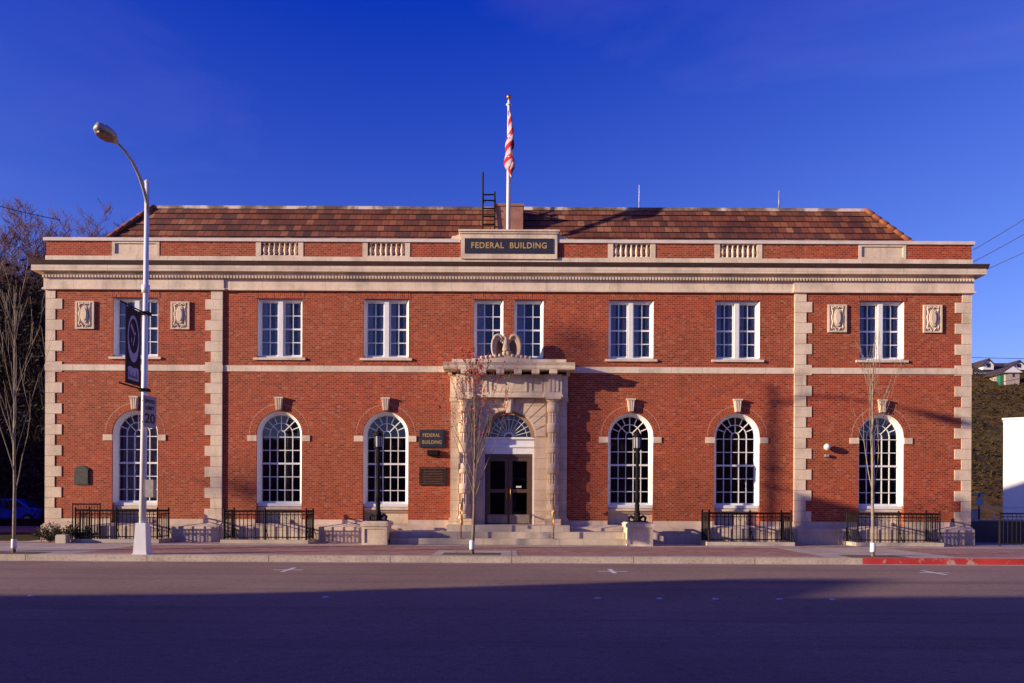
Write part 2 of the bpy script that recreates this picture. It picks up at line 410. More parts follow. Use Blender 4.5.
mb.box(cx - PV1 + .4, cx + PV1 - .4, .47, 3.2, 8.3, 8.38)
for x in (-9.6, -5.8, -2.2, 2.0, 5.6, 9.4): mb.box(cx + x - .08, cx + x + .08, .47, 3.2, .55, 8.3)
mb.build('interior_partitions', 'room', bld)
# base courses
mb = MB()
def bandpieces(mb, z0, z1, p, gaps=(), pav=True, each=None):
    class _E:
        def box(s_, *a): MB().box(*a).build(each[0], each[1], bld)
    if each: mb = _E()
    # front band following pavilions, proud by p, gaps=list of (x0,x1) cut out
    segs = [(cx - PV1 - p, cx - PV0 + (p if pav else 0), -.045), (cx - PV0 + p, cx + PV0 - p, 0), (cx + PV0 - p, cx + PV1 + p, -.045)]
    for a, b, y in segs:
        cur = a
        for g0, g1 in sorted(gaps):
            if g1 <= a or g0 >= b: continue
            if g0 > cur: mb.box(cur, g0, y - p, y + .2, z0, z1)
            cur = g1
        if cur < b: mb.box(cur, b, y - p, y + .2, z0, z1)
gp = [(c - AW - .006, c + AW + .006) for c in LW + [cx - WP, cx + WP]]
portal_gap = [(cx - 1.9, cx + 1.9)]
bandpieces(mb, .60, .74, .015, gp + portal_gap, each=('base_course', 'stone_base'))
mb = MB()
for a, b, y in ((cx - PV1, cx - PV0, -.045), (cx - PV0, cx - 1.9, 0), (cx + 1.9, cx + PV0, 0), (cx + PV0, cx + PV1, -.045)):
    mb.prism([(y + .3, -.3), (y - .27, -.3), (y - .27, .50), (y - .02, .60), (y + .3, .60)], a + .0, b - .0, 'x')
mb.box(cx - PV1 - .12, cx - PV1 + .3, .2, BD, -.3, .6); mb.box(cx + PV1 - .3, cx + PV1 + .12, .2, BD, -.3, .6)
mb.build('plinth', 'stone_base', bld)
# belt course
mb = MB(); bandpieces(mb, 5.66, 5.86, .03); mb.build('belt_course', 'stone', bld)
# frieze + fillet
mb = MB(); bandpieces(mb, 8.40, 8.72, .06); bandpieces(mb, 8.345, 8.40, .10)
mb.box(cx - PV1 - .06, cx - PV1 + .2, .2, BD, 8.345, 8.72); mb.box(cx + PV1 - .2, cx + PV1 + .06, .2, BD, 8.345, 8.72)
mb.build('frieze', 'stone', bld)
# dentils
mb = MB(); x = cx - PV1 - .06
mb.box(cx - PV1 - .05, cx + PV1 + .05, -.085, BD, 8.72, 8.93)
while x < cx + PV1 + .02:
    mb.box(x, x + .056, -.19, -.086, 8.725, 8.815); x += .102
mb.build('dentil_band', 'stone_plain', bld)
mb = MB(); mb.box(cx - PV1 - .37, cx + PV1 + .37, -.28, BD, 8.93, 9.13)
mb.build('cornice', 'stone', bld)
mb = MB(); mb.prism([(-.31, 9.13), (-.37, 9.25), (-.1, 9.27), (BD + .2, 9.27), (BD + .2, 9.13)], cx - PV1 - .43, cx + PV1 + .43, 'x')
mb.build('cornice_gutter', 'gutter', bld)
# parapet
PE = 15.42
bal = [cx + s * o for s in (-1, 1) for o in WO]; pan = [cx - WP, cx + WP]
mb = MB(); mb.box(cx - PE, cx + PE, -.07, .28, 9.272, 9.48); mb.build('parapet_base', 'stone', bld)
segs = []; cur = cx - PE + .02
for c, w in sorted([(b, .79) for b in bal] + [(p, .79) for p in pan] + [(cx, 1.6)]):
    segs.append((cur, c - w)); cur = c + w
segs.append((cur, cx + PE - .02))
mb = MB()
for a, b in segs:
    MB().box(a, b, -.045, .25, 9.48, 9.97).build('parapet_wall', 'brick', bld)
MB().box(cx - PE + .02, cx - PE + .3, .25, BD, 9.26, 9.97).build('side_parapet', 'brick', bld); MB().box(cx + PE - .3, cx + PE - .02, .25, BD, 9.26, 9.97).build('side_parapet', 'brick', bld)
mb = MB(); mb.box(cx - PE - .06, cx - 1.62, -.10, .33, 9.97, 10.08); mb.box(cx + 1.62, cx + PE + .06, -.10, .33, 9.97, 10.08)
mb.box(cx - PE - .06, cx - PE + .36, .33, BD, 9.97, 10.08); mb.box(cx + PE - .36, cx + PE + .06, .33, BD, 9.97, 10.08)
mb.build('parapet_coping', plain('coping_mat', (.66, .58, .50), .7, 0, .15, 3), bld)
for p in pan:
    mb = MB(); z0, z1 = 9.48, 9.97
    mb.box(p - .79, p + .79, -.02, .25, z0, z1); mb.box(p - .79, p + .79, -.06, -.02, z1 - .07, z1 - .001); mb.box(p - .79, p + .79, -.06, -.02, z0 + .001, z0 + .07)
    mb.box(p - .79, p - .69, -.06, -.02, z0 + .07, z1 - .07); mb.box(p + .69, p + .79, -.06, -.02, z0 + .07, z1 - .07)
    mb.build('parapet_panel', 'stone_plain', bld)
for i, p in enumerate(bal):
    mb = MB(); mb.box(p - .79, p - .62, -.06, .25, 9.48, 9.97); mb.box(p + .62, p + .79, -.06, .25, 9.48, 9.97)
    mb.box(p - .62, p + .62, -.055, .2, 9.48, 9.52)
    o = mb.build('balustrade', 'stone_plain', bld)
    for k in range(7):
        b_ = MB(); x = p + (k - 3) * .172
        b_.lathe((x, .01, 9.52), [(.055, 0), (.055, .04), (.03, .06), (.05, .12), (.062, .17), (.055, .23), (.03, .33), (.028, .38), (.05, .41), (.055, .43), (.055, .45)], 10)
        b_.build('baluster', 'stone_plain', o)
# name tablet
mb = MB(); mb.box(cx - 1.6, cx + 1.6, -.13, .30, 9.50, 10.25); tab = None
mb.box(cx - 1.6, cx + 1.6, -.13, .30, 9.42, 9.50)
mb.box(cx - 1.64, cx + 1.64, -.17, .33, 10.25, 10.31); mb.box(cx - 1.68, cx + 1.68, -.21, .36, 10.31, 10.37)
tab = mb.build('name_tablet', 'stone_plain', bld)
mb = MB(); mb.box(cx - 1.47, cx + 1.47, -.15, -.131, 9.59, 10.09); mb.build('sign_panel', 'signblue', tab)
text_mesh('lettering', 'FEDERAL  BUILDING', .27, 'gold', tab, (cx, -.155, 9.845), (R(90), 0, 0), .004, spacing=1.12, width=2.5)
# small scrolls beside tablet
for s in (-1, 1):
    mb = MB(); mb.prism([(cx + s * 1.60, 10.081), (cx + s * 1.95, 10.081), (cx + s * 1.9, 10.20), (cx + s * 1.75, 10.22), (cx + s * 1.62, 10.29)], -.02, .25); mb.build('scroll_bracket', 'stone_plain', bld)
# quoins
def quoins(xe, sgn, y, corner):
    mb = MB(); z = .74; k = 0
    narrow, wide = (.31, .54) if corner else (.37, .56)
    while z < 8.34:
        h = .3385
        w = wide if k % 2 == 0 else narrow
        lo, hi = z + .005, min(z + .343, 8.34)
        if lo < 5.86 and hi > 5.66: # clipped by belt
            if lo < 5.66: pieces = [(lo, 5.66)]
            else: pieces = []
            if hi > 5.86: pieces.append((5.86, hi))
        else: pieces = [(lo, hi)]
        for a, b in pieces:
            if b - a < .02: continue
            x0, x1 = sorted((xe - sgn * .012, xe + sgn * w))
            mb.box(x0, x1, y - .022, y + (.5 if corner else .09), a, b)
        z += .348; k += 1
    return mb.build('quoin_strip', 'stone_plain', bld)
quoins(cx - PV1, 1, -.045, True); quoins(cx - PV0, -1, -.045, False); quoins(cx + PV0, 1, -.045, False); quoins(cx + PV1, -1, -.045, True)
# cartouche panels
for xo in (-14.09, -10.92, 10.92, 14.09):
    x = cx + xo; mb = MB(); z0, z1 = 7.04, 7.96; y = -.045
    mb.box(x - .31, x + .31, y - .02, y + .05, z0, z1)
    o = mb.build('carved_panel', 'stone_plain', bld)
    mb = MB()
    mb.box(x - .31, x - .25, y - .06, y - .021, z0, z1); mb.box(x + .25, x + .31, y - .06, y - .021, z0, z1)
    mb.box(x - .25, x + .25, y - .06, y - .021, z0, z0 + .05); mb.box(x - .25, x + .25, y - .06, y - .021, z1 - .05, z1)
    oval = []
    for i in range(20):
        t = 2 * math.pi * i / 20; oval.append((x + .125 * math.cos(t), 7.52 + .29 * math.sin(t)))
    mb.prism(oval, y - .09, y - .02)
    mb.prism([(a + (a - x) * -.35, 7.52 + (b - 7.52) * .72) for a, b in oval], y - .11, y - .089)
    for s in (-1, 1):
        mb.tube([(x + s * (.17 + .02 * math.sin(i * 1.7)), y - .045, z0 + .1 + i * .085) for i in range(10)], [.022 + .008 * (i % 2) for i in range(10)], 6)
        mb.tube([(x + s * (.17 - .17 * t), y - .05, z0 + .10 + .07 * math.sin(t * 5)) for t in (0, .25, .5, .75, 1)], .02, 6)
        mb.tube([(x + s * (.17 - .17 * t), y - .05, z1 - .12 + .05 * math.sin(t * 3)) for t in (0, .25, .5, .75, 1)], .022, 6)
    mb.build('carved_relief', 'stone_plain', o)
# ---------- windows
def arch_window():   # local: origin at spring centre, wall face y=0 ; returns top part 'arched_window'
    mb = MB(); r = AW - .003; zb = 1.27 - SPR
    NA = 28
    for i in range(NA):      # splayed timber casing
        t0 = math.pi * i / NA; t1 = math.pi * (i + 1) / NA
        Q = lambda rr, y, t: (rr * math.cos(t), y, rr * math.sin(t))
        mb.hexa([Q(r, .045, t0), Q(r - .115, .24, t0), Q(r - .115, .40, t0), Q(r, .40, t0)], [Q(r, .045, t1), Q(r - .115, .24, t1), Q(r - .115, .40, t1), Q(r, .40, t1)])
    for s_ in (-1, 1): mb.prism([(s_ * r, .045), (s_ * (r - .115), .24), (s_ * (r - .115), .40), (s_ * r, .40)], zb, 0, 'z')
    mb.box(-r, r, .12, .40, zb - .10, zb + .002)
    w = mb.build('arched_window', 'white', bld)
    g = MB(); gi = r - .12
    g.prism([(-gi, zb), (gi, zb)] + [(gi * math.cos(math.pi * i / 24), gi * math.sin(math.pi * i / 24)) for i in range(25)], .285, .29)
    g.build('glass_pane', 'glass', w)
    b = MB(); t = .0125; yy0, yy1 = .245, .28; zt = -.09; cw = 2 * (r - .115) / 5
    for k in range(1, 5):
        xk = -(r - .115) + k * cw; b.box(xk - t, xk + t, yy0, yy1, zb, 0)
    zz = zb + .035
    rows = 5; hz = (zt - zb) / rows
    for k in range(1, rows + 1):
        tt = .03 if k == 3 else t
        b.box(-(r - .115), (r - .115), yy0 - (.012 if k == 3 else .004), yy1 - .002, zb + k * hz - tt, zb + k * hz + tt)
    b.box(-(r - .115), (r - .115), yy0 - .03, yy1, zb, zb + .07)
    b.arcband(0, 0, cw * 1.5 - t, cw * 1.5 + t, yy0, yy1, 0, 180, 20); b.arcband(0, 0, cw * .5 - t, cw * .5 + t, yy0, yy1, 0, 180, 12)
    for a in (45, 90, 135):
        c_, s_ = math.cos(R(a)), math.sin(R(a)); b.bar((cw * .5 * c_, .26, cw * .5 * s_), (cw * 1.5 * c_, .26, cw * 1.5 * s_), t * 2)
    for k in range(1, 8):
        a = 22.5 * k; c_, s_ = math.cos(R(a)), math.sin(R(a)); b.bar((cw * 1.5 * c_, .262, cw * 1.5 * s_), ((r - .12) * c_, .262, (r - .12) * s_), t * 2)
    b.build('glazing_bars', 'white', w)
    k = MB(); k.prism([(-.085, .79), (.085, .79), (.135, 1.21), (-.135, 1.21)], -.10, .05)
    for s in (-1, 0, 1): k.prism([(s * .052 - .016, .80), (s * .052 + .016, .80), (s * .082 + .02, 1.18), (s * .082 - .02, 1.18)], -.125, -.10)
    k.box(-.15, .15, -.14, .03, 1.17, 1.22)
    k.build('keystone', 'stone_plain', w)
    i_ = MB(); i_.box(-AW - .30, -AW + .004, -.03, .3, -.245, -.05); i_.build('impost_block', 'stone_plain', w)
    i_ = MB(); i_.box(AW - .004, AW + .27, -.03, .3, -.245, -.05); i_.build('impost_block', 'stone_plain', w)
    a = MB(); a.arcband(0, 0, AW + .001, AW + .225, -.005, .1, 0, 180, 32); a.build('brick_arch', 'archbrick', w); a = MB(); a.arcband(0, 0, AW + .225, AW + .243, -.0045, .1, 0, 180, 32); a.build('mortar_line', 'mortar', w)
    s = MB()
    z0 = ASILL - SPR
    s.box(-AW, AW, .26, .44, z0, zb - .10)
    s.prism([(.26, zb - .32), (.20, zb - .29), (.17, zb - .25), (.12, zb - .20), (.10, zb - .2), (.10, zb - .13), (.19, zb - .10), (.42, zb - .10), (.42, zb - .32)], -AW + .01, AW - .01, 'x')
    s.build('sill', 'stone_plain', w)
    return w
aw = arch_window()
for i, c in enumerate([(x, 0) for x in LW] + [(cx - WP, -.045), (cx + WP, -.045)]):
    o = aw if i == 0 else copy_tree(aw)
    o.parent = bld; o.location = (c[0], c[1], SPR)
def sash_window(single=False):
    hw = .487 if single else .747; z0, z1 = 6.12, 8.10; mb = MB()
    f = .065
    for s_ in (-1, 1): mb.prism([(s_ * hw, .04), (s_ * (hw - f - .02), .20), (s_ * (hw - f - .02), .38), (s_ * hw, .38)], z0 + .07, z1 - .004, 'z')
    mb.box(-hw + f, hw - f, .12, .38, z1 - f, z1 - .004); mb.box(-hw, hw, .10, .38, z0 + .002, z0 + .07)
    if not single: mb.box(-.075, .075, .11, .38, z0 + .07, z1 - f)
    w = mb.build('sash_window', 'white', bld)
    g = MB(); g.box(-hw + .06, hw - .06, .265, .27, z0 + .06, z1 - .06); g.build('glass_pane', 'glass', w)
    b = MB(); bays = [(-hw + f, hw - f, 3)] if single else [(-hw + f, -.09, 2), (.09, hw - f, 2)]
    t = .014
    for a, c, n in bays:
        b.box(a, a + .035, .21, .26, z0 + .07, z1 - f); b.box(c - .035, c, .21, .26, z0 + .07, z1 - f)
        b.box(a, c, .208, .26, z1 - f - .04, z1 - f); b.box(a, c, .208, .26, z0 + .07, z0 + .13)
        for k in range(1, n):
            x = a + (c - a) * k / n; b.box(x - t, x + t, .22, .26, z0 + .1, z1 - f)
        for k in range(1, 4):
            z = z0 + .1 + (z1 - f - .02 - z0 - .1) * k / 4; tt = .028 if k == 2 else t
            b.box(a, c, .214, .258, z - tt, z + tt)
    b.build('glazing_bars', 'white', w)
    l = MB(); l.box(-hw - .08, hw + .08, -.006, .05, z1 + .002, 8.34); l.build('flat_arch', 'soldier', w)
    s = MB(); s.box(-hw - .12, hw + .12, -.06, .10, z0 - .075, z0); s.build('sill', 'stone_plain', w)
    cu = MB()
    for a, c, n in bays:
        spans = [(a, a + .30)] if single else [(a, a + .2), (c - .16, c)]
        for p, q in spans:
            n_ = 10; pts = []
            for i in range(n_ + 1):
                x = p + (q - p) * i / n_; pts.append((x, .31 + .015 * math.sin(i * 2.2)))
            for i in range(n_):
                cu.hexa([(pts[i][0], pts[i][1], z0), (pts[i + 1][0], pts[i + 1][1], z0), (pts[i + 1][0], pts[i + 1][1] + .01, z0), (pts[i][0], pts[i][1] + .01, z0)],
                        [(pts[i][0], pts[i][1], z1), (pts[i + 1][0], pts[i + 1][1], z1), (pts[i + 1][0], pts[i + 1][1] + .01, z1), (pts[i][0], pts[i][1] + .01, z1)])
    cu.build('curtain', 'curtain', w)
    return w
mb = MB(); x = cx - WP - .64; k = 0
while x < cx - WP + .62:
    a = (x, .44); b = (x + .085, .475); zt = 4.2
    mb.hexa([(a[0], a[1], 1.3), (b[0], b[1], 1.3), (b[0], b[1] + .006, 1.3), (a[0], a[1] + .006, 1.3)], [(a[0], a[1], zt), (b[0], b[1], zt), (b[0], b[1] + .006, zt), (a[0], a[1] + .006, zt)]); x += .105
mb.build('vertical_blinds', 'curtain', bld)
sw = sash_window(); spots = [(x, 0) for x in LW] + [(cx - WP, -.045), (cx + WP, -.045)]
for i, c in enumerate(spots):
    o = sw if i == 0 else copy_tree(sw)
    o.parent = bld; o.location = (c[0], c[1], 0)
sw2 = sash_window(True); sw2.location = (cx - .67, 0, 0)
o = copy_tree(sw2); o.parent = bld; o.location = (cx + .67, 0, 0)
# olive globes inside lower windows, standing in for round reflections in the glass
for x in (-7.0, -3.85, 3.35):
    mb = MB(); mb.lathe((x, .62, 3.30), [(0, -.12), (.07, -.10), (.115, -.04), (.12, .02), (.09, .09), (.03, .12), (.012, .13), (.012, 1.6)], 14); mb.build('reflection_globe', 'olive', bld)
# ---------- roof
XR, XE = 12.95, 14.72; YE, YR = .82, 2.59; ZR = 12.03; YB = 14.0
nrow = 9; ZE = 9.60
mb = MB()
def ring(t, out=0.0):
    xe = XE + (XR - XE) * t + out; y0 = YE + (YR - YE) * t - out; y1 = YB - (YR - YE) * t + out; z = ZE + (ZR - ZE) * t
    return xe, y0, y1, z
dz = ROW_DZ; T = (ZR - ZE); n = int(round(T / dz))
for k in range(n):
    a = ring(k / n, .045); b = ring((k + 1) / n, .0)
    lo = [(cx - a[0], a[1], a[3]), (cx + a[0], a[1], a[3]), (cx + a[0], a[2], a[3]), (cx - a[0], a[2], a[3])]
    hi = [(cx - b[0], b[1], b[3]), (cx + b[0], b[1], b[3]), (cx + b[0], b[2], b[3]), (cx - b[0], b[2], b[3])]
    mb.hexa(lo, hi)
mb.build('tiled_roof', 'tile', bld)
mb = MB()
x = cx - XR + .1
rng = random.Random(3)
mb.box(cx - XR - .02, cx + XR + .02, YR - .06, YR + .25, ZR - .02, ZR + .07)
while x < cx + XR - .1:
    w_ = rng.uniform(.3, .42); mb.prism([(YR - .085, ZR - .05), (YR - .06, ZR + .05), (YR + .02, ZR + .09 + rng.uniform(0, .02)), (YR + .12, ZR + .05), (YR + .12, ZR - .05)], x, x + w_, 'x'); x += w_ + rng.choice((.004, .004, .02))
mb.build('ridge_capping', 'ridge', bld)
for s in (-1, 1):
    mb = MB()
    for k in range(10):
        t0 = k / 10; t1 = (k + 1.15) / 10
        a = ring(t0, .06); b = ring(min(t1, 1.0), .02)
        mb.tube([(cx + s * a[0], a[1], a[3] + .02), (cx + s * b[0], b[1], b[3] + .05)], [.095, .07], 8)
    mb.build('hip_tiles', 'hiptile', bld)
mb = MB(); mb.box(cx - .50, cx + .48, 1.62, 2.9, 9.6, 11.80); mb.box(cx - .53, cx + .51, 1.59, 2.93, 11.80, 11.88)
mb.build('roof_access_box', 'brownbox', bld)
# ladder on the roof
lad = MB(); lx0, lx1 = -1.08, -.66; ly = 1.5
lad.bar((lx0, ly, 9.9), (lx0, ly + .15, 13.0), .045); lad.bar((lx1, ly, 9.9), (lx1, ly + .1, 12.3), .045)
z = 10.0
while z < 12.1: lad.bar((lx0, ly + .03, z), (lx1, ly + .03, z), .04); z += .28
lad.bar((lx0, ly + .12, 12.2), (lx1, ly + .12, 12.2), .04); lad.bar((lx0, ly + .12, 12.2), (lx0, ly + .9, 12.2), .04); lad.bar((lx1, ly + .1, 12.2), (lx1, ly + .9, 12.2), .04)
tag(lad.build('roof_ladder', 'iron'), 'black steel ladder standing against the tiled roof beside the flagpole', 'ladder')

# ================================================================ PORTICO
por = MB(); pc = cx + .02
yw = -.06
PW = 1.90; DR = .86; DSP = 3.52; ZL = .60
# surround wall with arch opening
por.box(pc - PW, pc - DR, yw, .02, ZL - .02, 4.82); por.box(pc + DR, pc + PW, yw, .02, ZL - .02, 4.82)
slices(por, pc, DR, DSP, 4.82, yw, .02, 28)
por.box(pc - PW, pc + PW, yw, .02, 4.82, 5.46)
portico = por.build('portico', 'stone_portal', bld)
# piers behind columns (project further)
for s in (-1, 1):
    mb = MB()
    a, b = sorted((pc + s * 1.30, pc + s * 1.93)); mb.box(a, b, -.13, yw - .001, ZL, 4.80)
    mb.box(a - .05, b + .05, -.16, yw - .002, ZL, ZL + .22); mb.box(a - .04, b + .04, -.16, yw - .002, 4.67, 4.80)
    mb.build('pier', 'stone_portal', portico)
# columns
def column(x, y):
    mb = MB(); z = ZL + .2; prof = []
    mb.box(x - .26, x + .26, y - .24, y + .15, ZL - .0, ZL + .2)
    mb.lathe((x, y, 0), [(.25, z), (.25, z + .05), (.21, z + .09), (.22, z + .12), (.19, z + .15)], 20)
    z += .15; k = 0; top = 4.64
    while z < top - .02:
        h = min(.335, top - z)
        if k % 2 == 0:
            r = .205; mb.lathe((x, y, z), [(.175, 0), (r, .025), (r, h - .025), (.175, h)], 20)
        else:
            r = .165
            vs = []
            for i in range(48):
                t = 2 * math.pi * i / 48; rr = r - (.022 if i % 4 in (1, 2) else 0)
                vs.append((x + rr * math.cos(t), y + rr * math.sin(t)))
            mb.prism(vs, z, z + h, 'z')
        z += h; k += 1
    mb.lathe((x, y, 0), [(.17, top), (.18, top + .03), (.22, top + .07), (.23, top + .09)], 20)
    mb.box(x - .25, x + .25, y - .25, y + .25, top + .09, 4.80)
    return mb.build('column', 'stone_portal', portico)
CO = 1.46; CY = -.23
column(pc - CO, CY); column(pc + CO, CY)
# entablature
mb = MB()
mb.box(pc - 1.95, pc + 1.95, -.18, yw - .003, 4.80, 5.55)
for s in (-1, 1):
    a, b = sorted((pc + s * 1.18, pc + s * 1.74)); mb.box(a, b, -.40, -.181, 4.90, 5.55); mb.box(a - .03, b + .03, -.43, -.182, 4.80, 4.90)
    # triglyph fins
    for k in (-1, 0, 1):
        xx = pc + s * 1.46 + k * .13; mb.box(xx - .035, xx + .035, -.422, -.40, 4.98, 5.44)
mb.box(pc - 1.18, pc + 1.18, -.30, -.181, 4.90, 5.55); mb.box(pc - 1.15, pc + 1.15, -.35, -.182, 4.80, 4.90)
for x0, x1 in ((-1.1, -.72), (-.6, .6), (.72, 1.1)):
    mb.box(pc + x0, pc + x1, -.32, -.301, 4.98, 5.02); mb.box(pc + x0, pc + x1, -.32, -.301, 5.38, 5.42); mb.box(pc + x0, pc + x0 + .04, -.32, -.301, 5.02, 5.38); mb.box(pc + x1 - .04, pc + x1, -.32, -.301, 5.02, 5.38)
mb.build('entablature', 'stone_plain', portico)
mb = MB()
for k in (-1.44, -.865, -.288, .288, .865, 1.44): mb.box(pc + k - .125, pc + k + .125, -.74, -.36, 5.53, 5.659)
for s in (-1, 1):
    a, b = sorted((pc + s * 1.9, pc + s * 2.0)); mb.box(a, b, -.29, -.05, 5.53, 5.659)
mb.build('modillion_row', 'stone_plain', portico)
mb = MB()
mb.prism([(.0, 5.66), (-.72, 5.66), (-.74, 5.71), (-.74, 5.79), (-.79, 5.88), (.0, 5.88)], pc - 2.14, pc + 2.14, 'x')
mb.box(pc - 1.86, pc + 1.86, -.66, -.01, 5.882, 6.0)
mb.build('portico_cornice', 'stone_plain', portico)
# voussoirs
nv = 13
for i in range(nv):
    mb = MB()
    if i == 6: continue
    a0 = 180 * i / nv + .8; a1 = 180 * (i + 1) / nv - .8
    ro = 1.62
    P = lambda r, a: (max(pc - 1.22, min(pc + 1.22, pc + r * math.cos(R(a)))), min(DSP + r * math.sin(R(a)), 4.78))
    mb.prism([P(.90, a0), P(ro, a0), P(ro, a1), P(.90, a1)], yw - .03, yw - .001)
    mb.build('voussoir', 'stone_portal', portico)
mb = MB(); mb.prism([(pc - .10, DSP + .78), (pc + .10, DSP + .78), (pc + .17, 4.80), (pc - .17, 4.80)], yw - .14, yw); mb.prism([(pc - .05, DSP + .80), (pc + .05, DSP + .80), (pc + .08, 4.78), (pc - .08, 4.78)], yw - .18, yw - .14)
mb.build('keystone', 'stone_plain', portico)
# doorway infill
yd = .16
mb = MB(); mb.arcband(pc, DSP, .745, DR - .004, yw + .10, yd + .1, 0, 180, 28); mb.build('arch_frame', plain('tan_arch_frame_mat', (.30, .19, .12), .7, 0, .2, 4), portico)
mb = MB(); mb.halfdisc(pc, DSP, .75, yd + .06, yd + .065); fan = mb.build('fanlight', 'glass', portico)
mb = MB()
for k in range(0, 13):
    a = R(180 * k / 12); mb.bar((pc + .14 * math.cos(a), yd + .045, DSP + .14 * math.sin(a)), (pc + .74 * math.cos(a), yd + .045, DSP + .74 * math.sin(a)), .015)
mb.arcband(pc, DSP, .13, .17, yd + .03, yd + .058, 0, 180, 12); mb.arcband(pc, DSP, .60, .613, yd + .035, yd + .058, 0, 180, 20)
mb.build('fanlight_bars', 'white', fan)
mb = MB(); mb.box(pc - DR + .003, pc + DR - .003, yd, yd + .12, 2.96, DSP); mb.box(pc - DR + .003, pc + DR - .003, yd - .06, yd, DSP - .07, DSP); mb.box(pc - DR + .003, pc + DR - .003, yd - .04, yd, 3.18, 3.25)
mb.box(pc - DR + .003, pc - .80, yd - .03, yd + .12, ZL, 2.96); mb.box(pc + .80, pc + DR - .003, yd - .03, yd + .12, ZL, 2.96)
mb.build('transom_panel', 'white', portico)
mb = MB(); mb.box(pc - .80, pc - .74, yd, yd + .1, ZL, 2.96); mb.box(pc + .74, pc + .80, yd, yd + .1, ZL, 2.96); mb.box(pc - .74, pc + .74, yd, yd + .1, 2.86, 2.96)
mb.build('door_frame', 'doorframe', portico)
for s in (-1, 1):
    a, b = sorted((pc + s * .006, pc + s * .735)); mb = MB(); y0, y1 = yd + .02, yd + .07
    mb.box(a, a + .12, y0, y1, ZL + .01, 2.855); mb.box(b - .12, b, y0, y1, ZL + .01, 2.855); mb.box(a + .12, b - .12, y0, y1, 2.72, 2.855); mb.box(a + .12, b - .12, y0, y1, ZL + .01, ZL + .34)
    mb.box(a + .12, b - .12, y0 + .005, y1, 1.66, 1.78)
    d = mb.build('entrance_door', 'doorframe', portico)
    g = MB(); g.box(a + .11, b - .11, y0 + .02, y0 + .025, ZL + .33, 2.73); g.build('glass_pane', 'doorglass', d)
    k = MB(); k.box(a + .03, b - .03, y0 - .006, y0 - .001, ZL + .04, ZL + .32); k.build('kick_plate', 'kick', d)
    h = MB(); hx = a + .06 if s > 0 else b - .06; h.tube([(hx, y0 - .05, 1.45), (hx, y0 - .06, 1.5), (hx, y0 - .06, 1.75), (hx, y0 - .05, 1.8)], .012, 6); h.bar((hx, y0, 1.47), (hx, y0 - .05, 1.47), .02); h.bar((hx, y0, 1.78), (hx, y0 - .05, 1.78), .02)
    h.build('door_handle', 'brass', d)
mb = MB(); mb.box(pc + .25, pc + .43, yd + .030, yd + .036, 1.83, 1.89); mb.build('door_notice', 'signwhite', portico)
# steps
mb = MB(); mb.box(pc - 3.72, pc + 3.72, -1.50, -.001 - .27, -.2, .2); mb.box(pc - 3.72, pc + 3.72, -1.20, -.272, .2, .4)
mb.box(pc - 1.98, pc + 1.98, -.27, .3, -.2, .6); mb.box(pc - 1.98, pc + 1.98, -.93, -.27, .4, .6)
mb.build('entrance_steps', 'step', bld)

# eagle
eg = thing('eagle_statue', 'carved stone eagle with raised wings standing over the entrance portico', 'statue', (-.21, -.40, 6.0)); eg.scale = (1.04, 1, 1.13)
def skinmesh(name, mat, parent, verts, edges, radii, sub=2):
    me = bpy.data.meshes.new(name); me.from_pydata(verts, edges, []); o = bpy.data.objects.new(name, me); C.objects.link(o)
    m = o.modifiers.new('Skin', 'SKIN'); 
    for i, r in enumerate(radii): me.skin_vertices[0].data[i].radius = r if isinstance(r, tuple) else (r, r)
    me.skin_vertices[0].data[0].use_root = True
    s = o.modifiers.new('Sub', 'SUBSURF'); s.levels = sub; s.render_levels = sub
    bpy.context.view_layer.update()
    me2 = bpy.data.meshes.new_from_object(o.evaluated_get(bpy.context.evaluated_depsgraph_get()))
    bpy.data.objects.remove(o)
    o = bpy.data.objects.new(name, me2); C.objects.link(o); o.parent = parent; me2.materials.clear(); me2.materials.append(M[mat])
    for p in me2.polygons: p.use_smooth = True
    return o
V = [(0, 0, .36), (0, -.02, .47), (0, -.02, .58), (-.015, -.03, .68), (-.06, -.08, .72), (-.11, -.11, .70),
     (-.06, -.03, .24), (-.065, -.05, .13), (.06, -.03, .24), (.07, -.05, .13), (0, .08, .22), (0, .12, .08)]
E = [(0, 1), (1, 2), (2, 3), (3, 4), (4, 5), (0, 6), (6, 7), (0, 8), (8, 9), (0, 10), (10, 11)]
# bring the skin modifier data layer in
def skinsafe(*a, **k):
    name, mat, parent, verts, edges, radii = a
    me = bpy.data.meshes.new(name); me.from_pydata(verts, edges, []); o = bpy.data.objects.new(name, me); C.objects.link(o)
    if not me.skin_vertices:
        bm = bmesh.new(); bm.from_mesh(me); bm.verts.layers.skin.verify(); bm.to_mesh(me); bm.free()
    o.modifiers.new('Skin', 'SKIN')
    for i, r in enumerate(radii): me.skin_vertices[0].data[i].radius = (r, r)
    me.skin_vertices[0].data[0].use_root = True
    s = o.modifiers.new('Sub', 'SUBSURF'); s.levels = 2
    bpy.context.view_layer.update()
    me2 = bpy.data.meshes.new_from_object(o.evaluated_get(bpy.context.evaluated_depsgraph_get()))
    bpy.data.objects.remove(o)
    o = bpy.data.objects.new(name, me2); C.objects.link(o); o.parent = parent; me2.materials.clear(); me2.materials.append(M[mat])
    for p in me2.polygons: p.use_smooth = True
    return o
skinsafe('body', 'stone_portal', eg, V, E, [.095, .10, .075, .07, .05, .015, .085, .035, .085, .035, .06, .04])
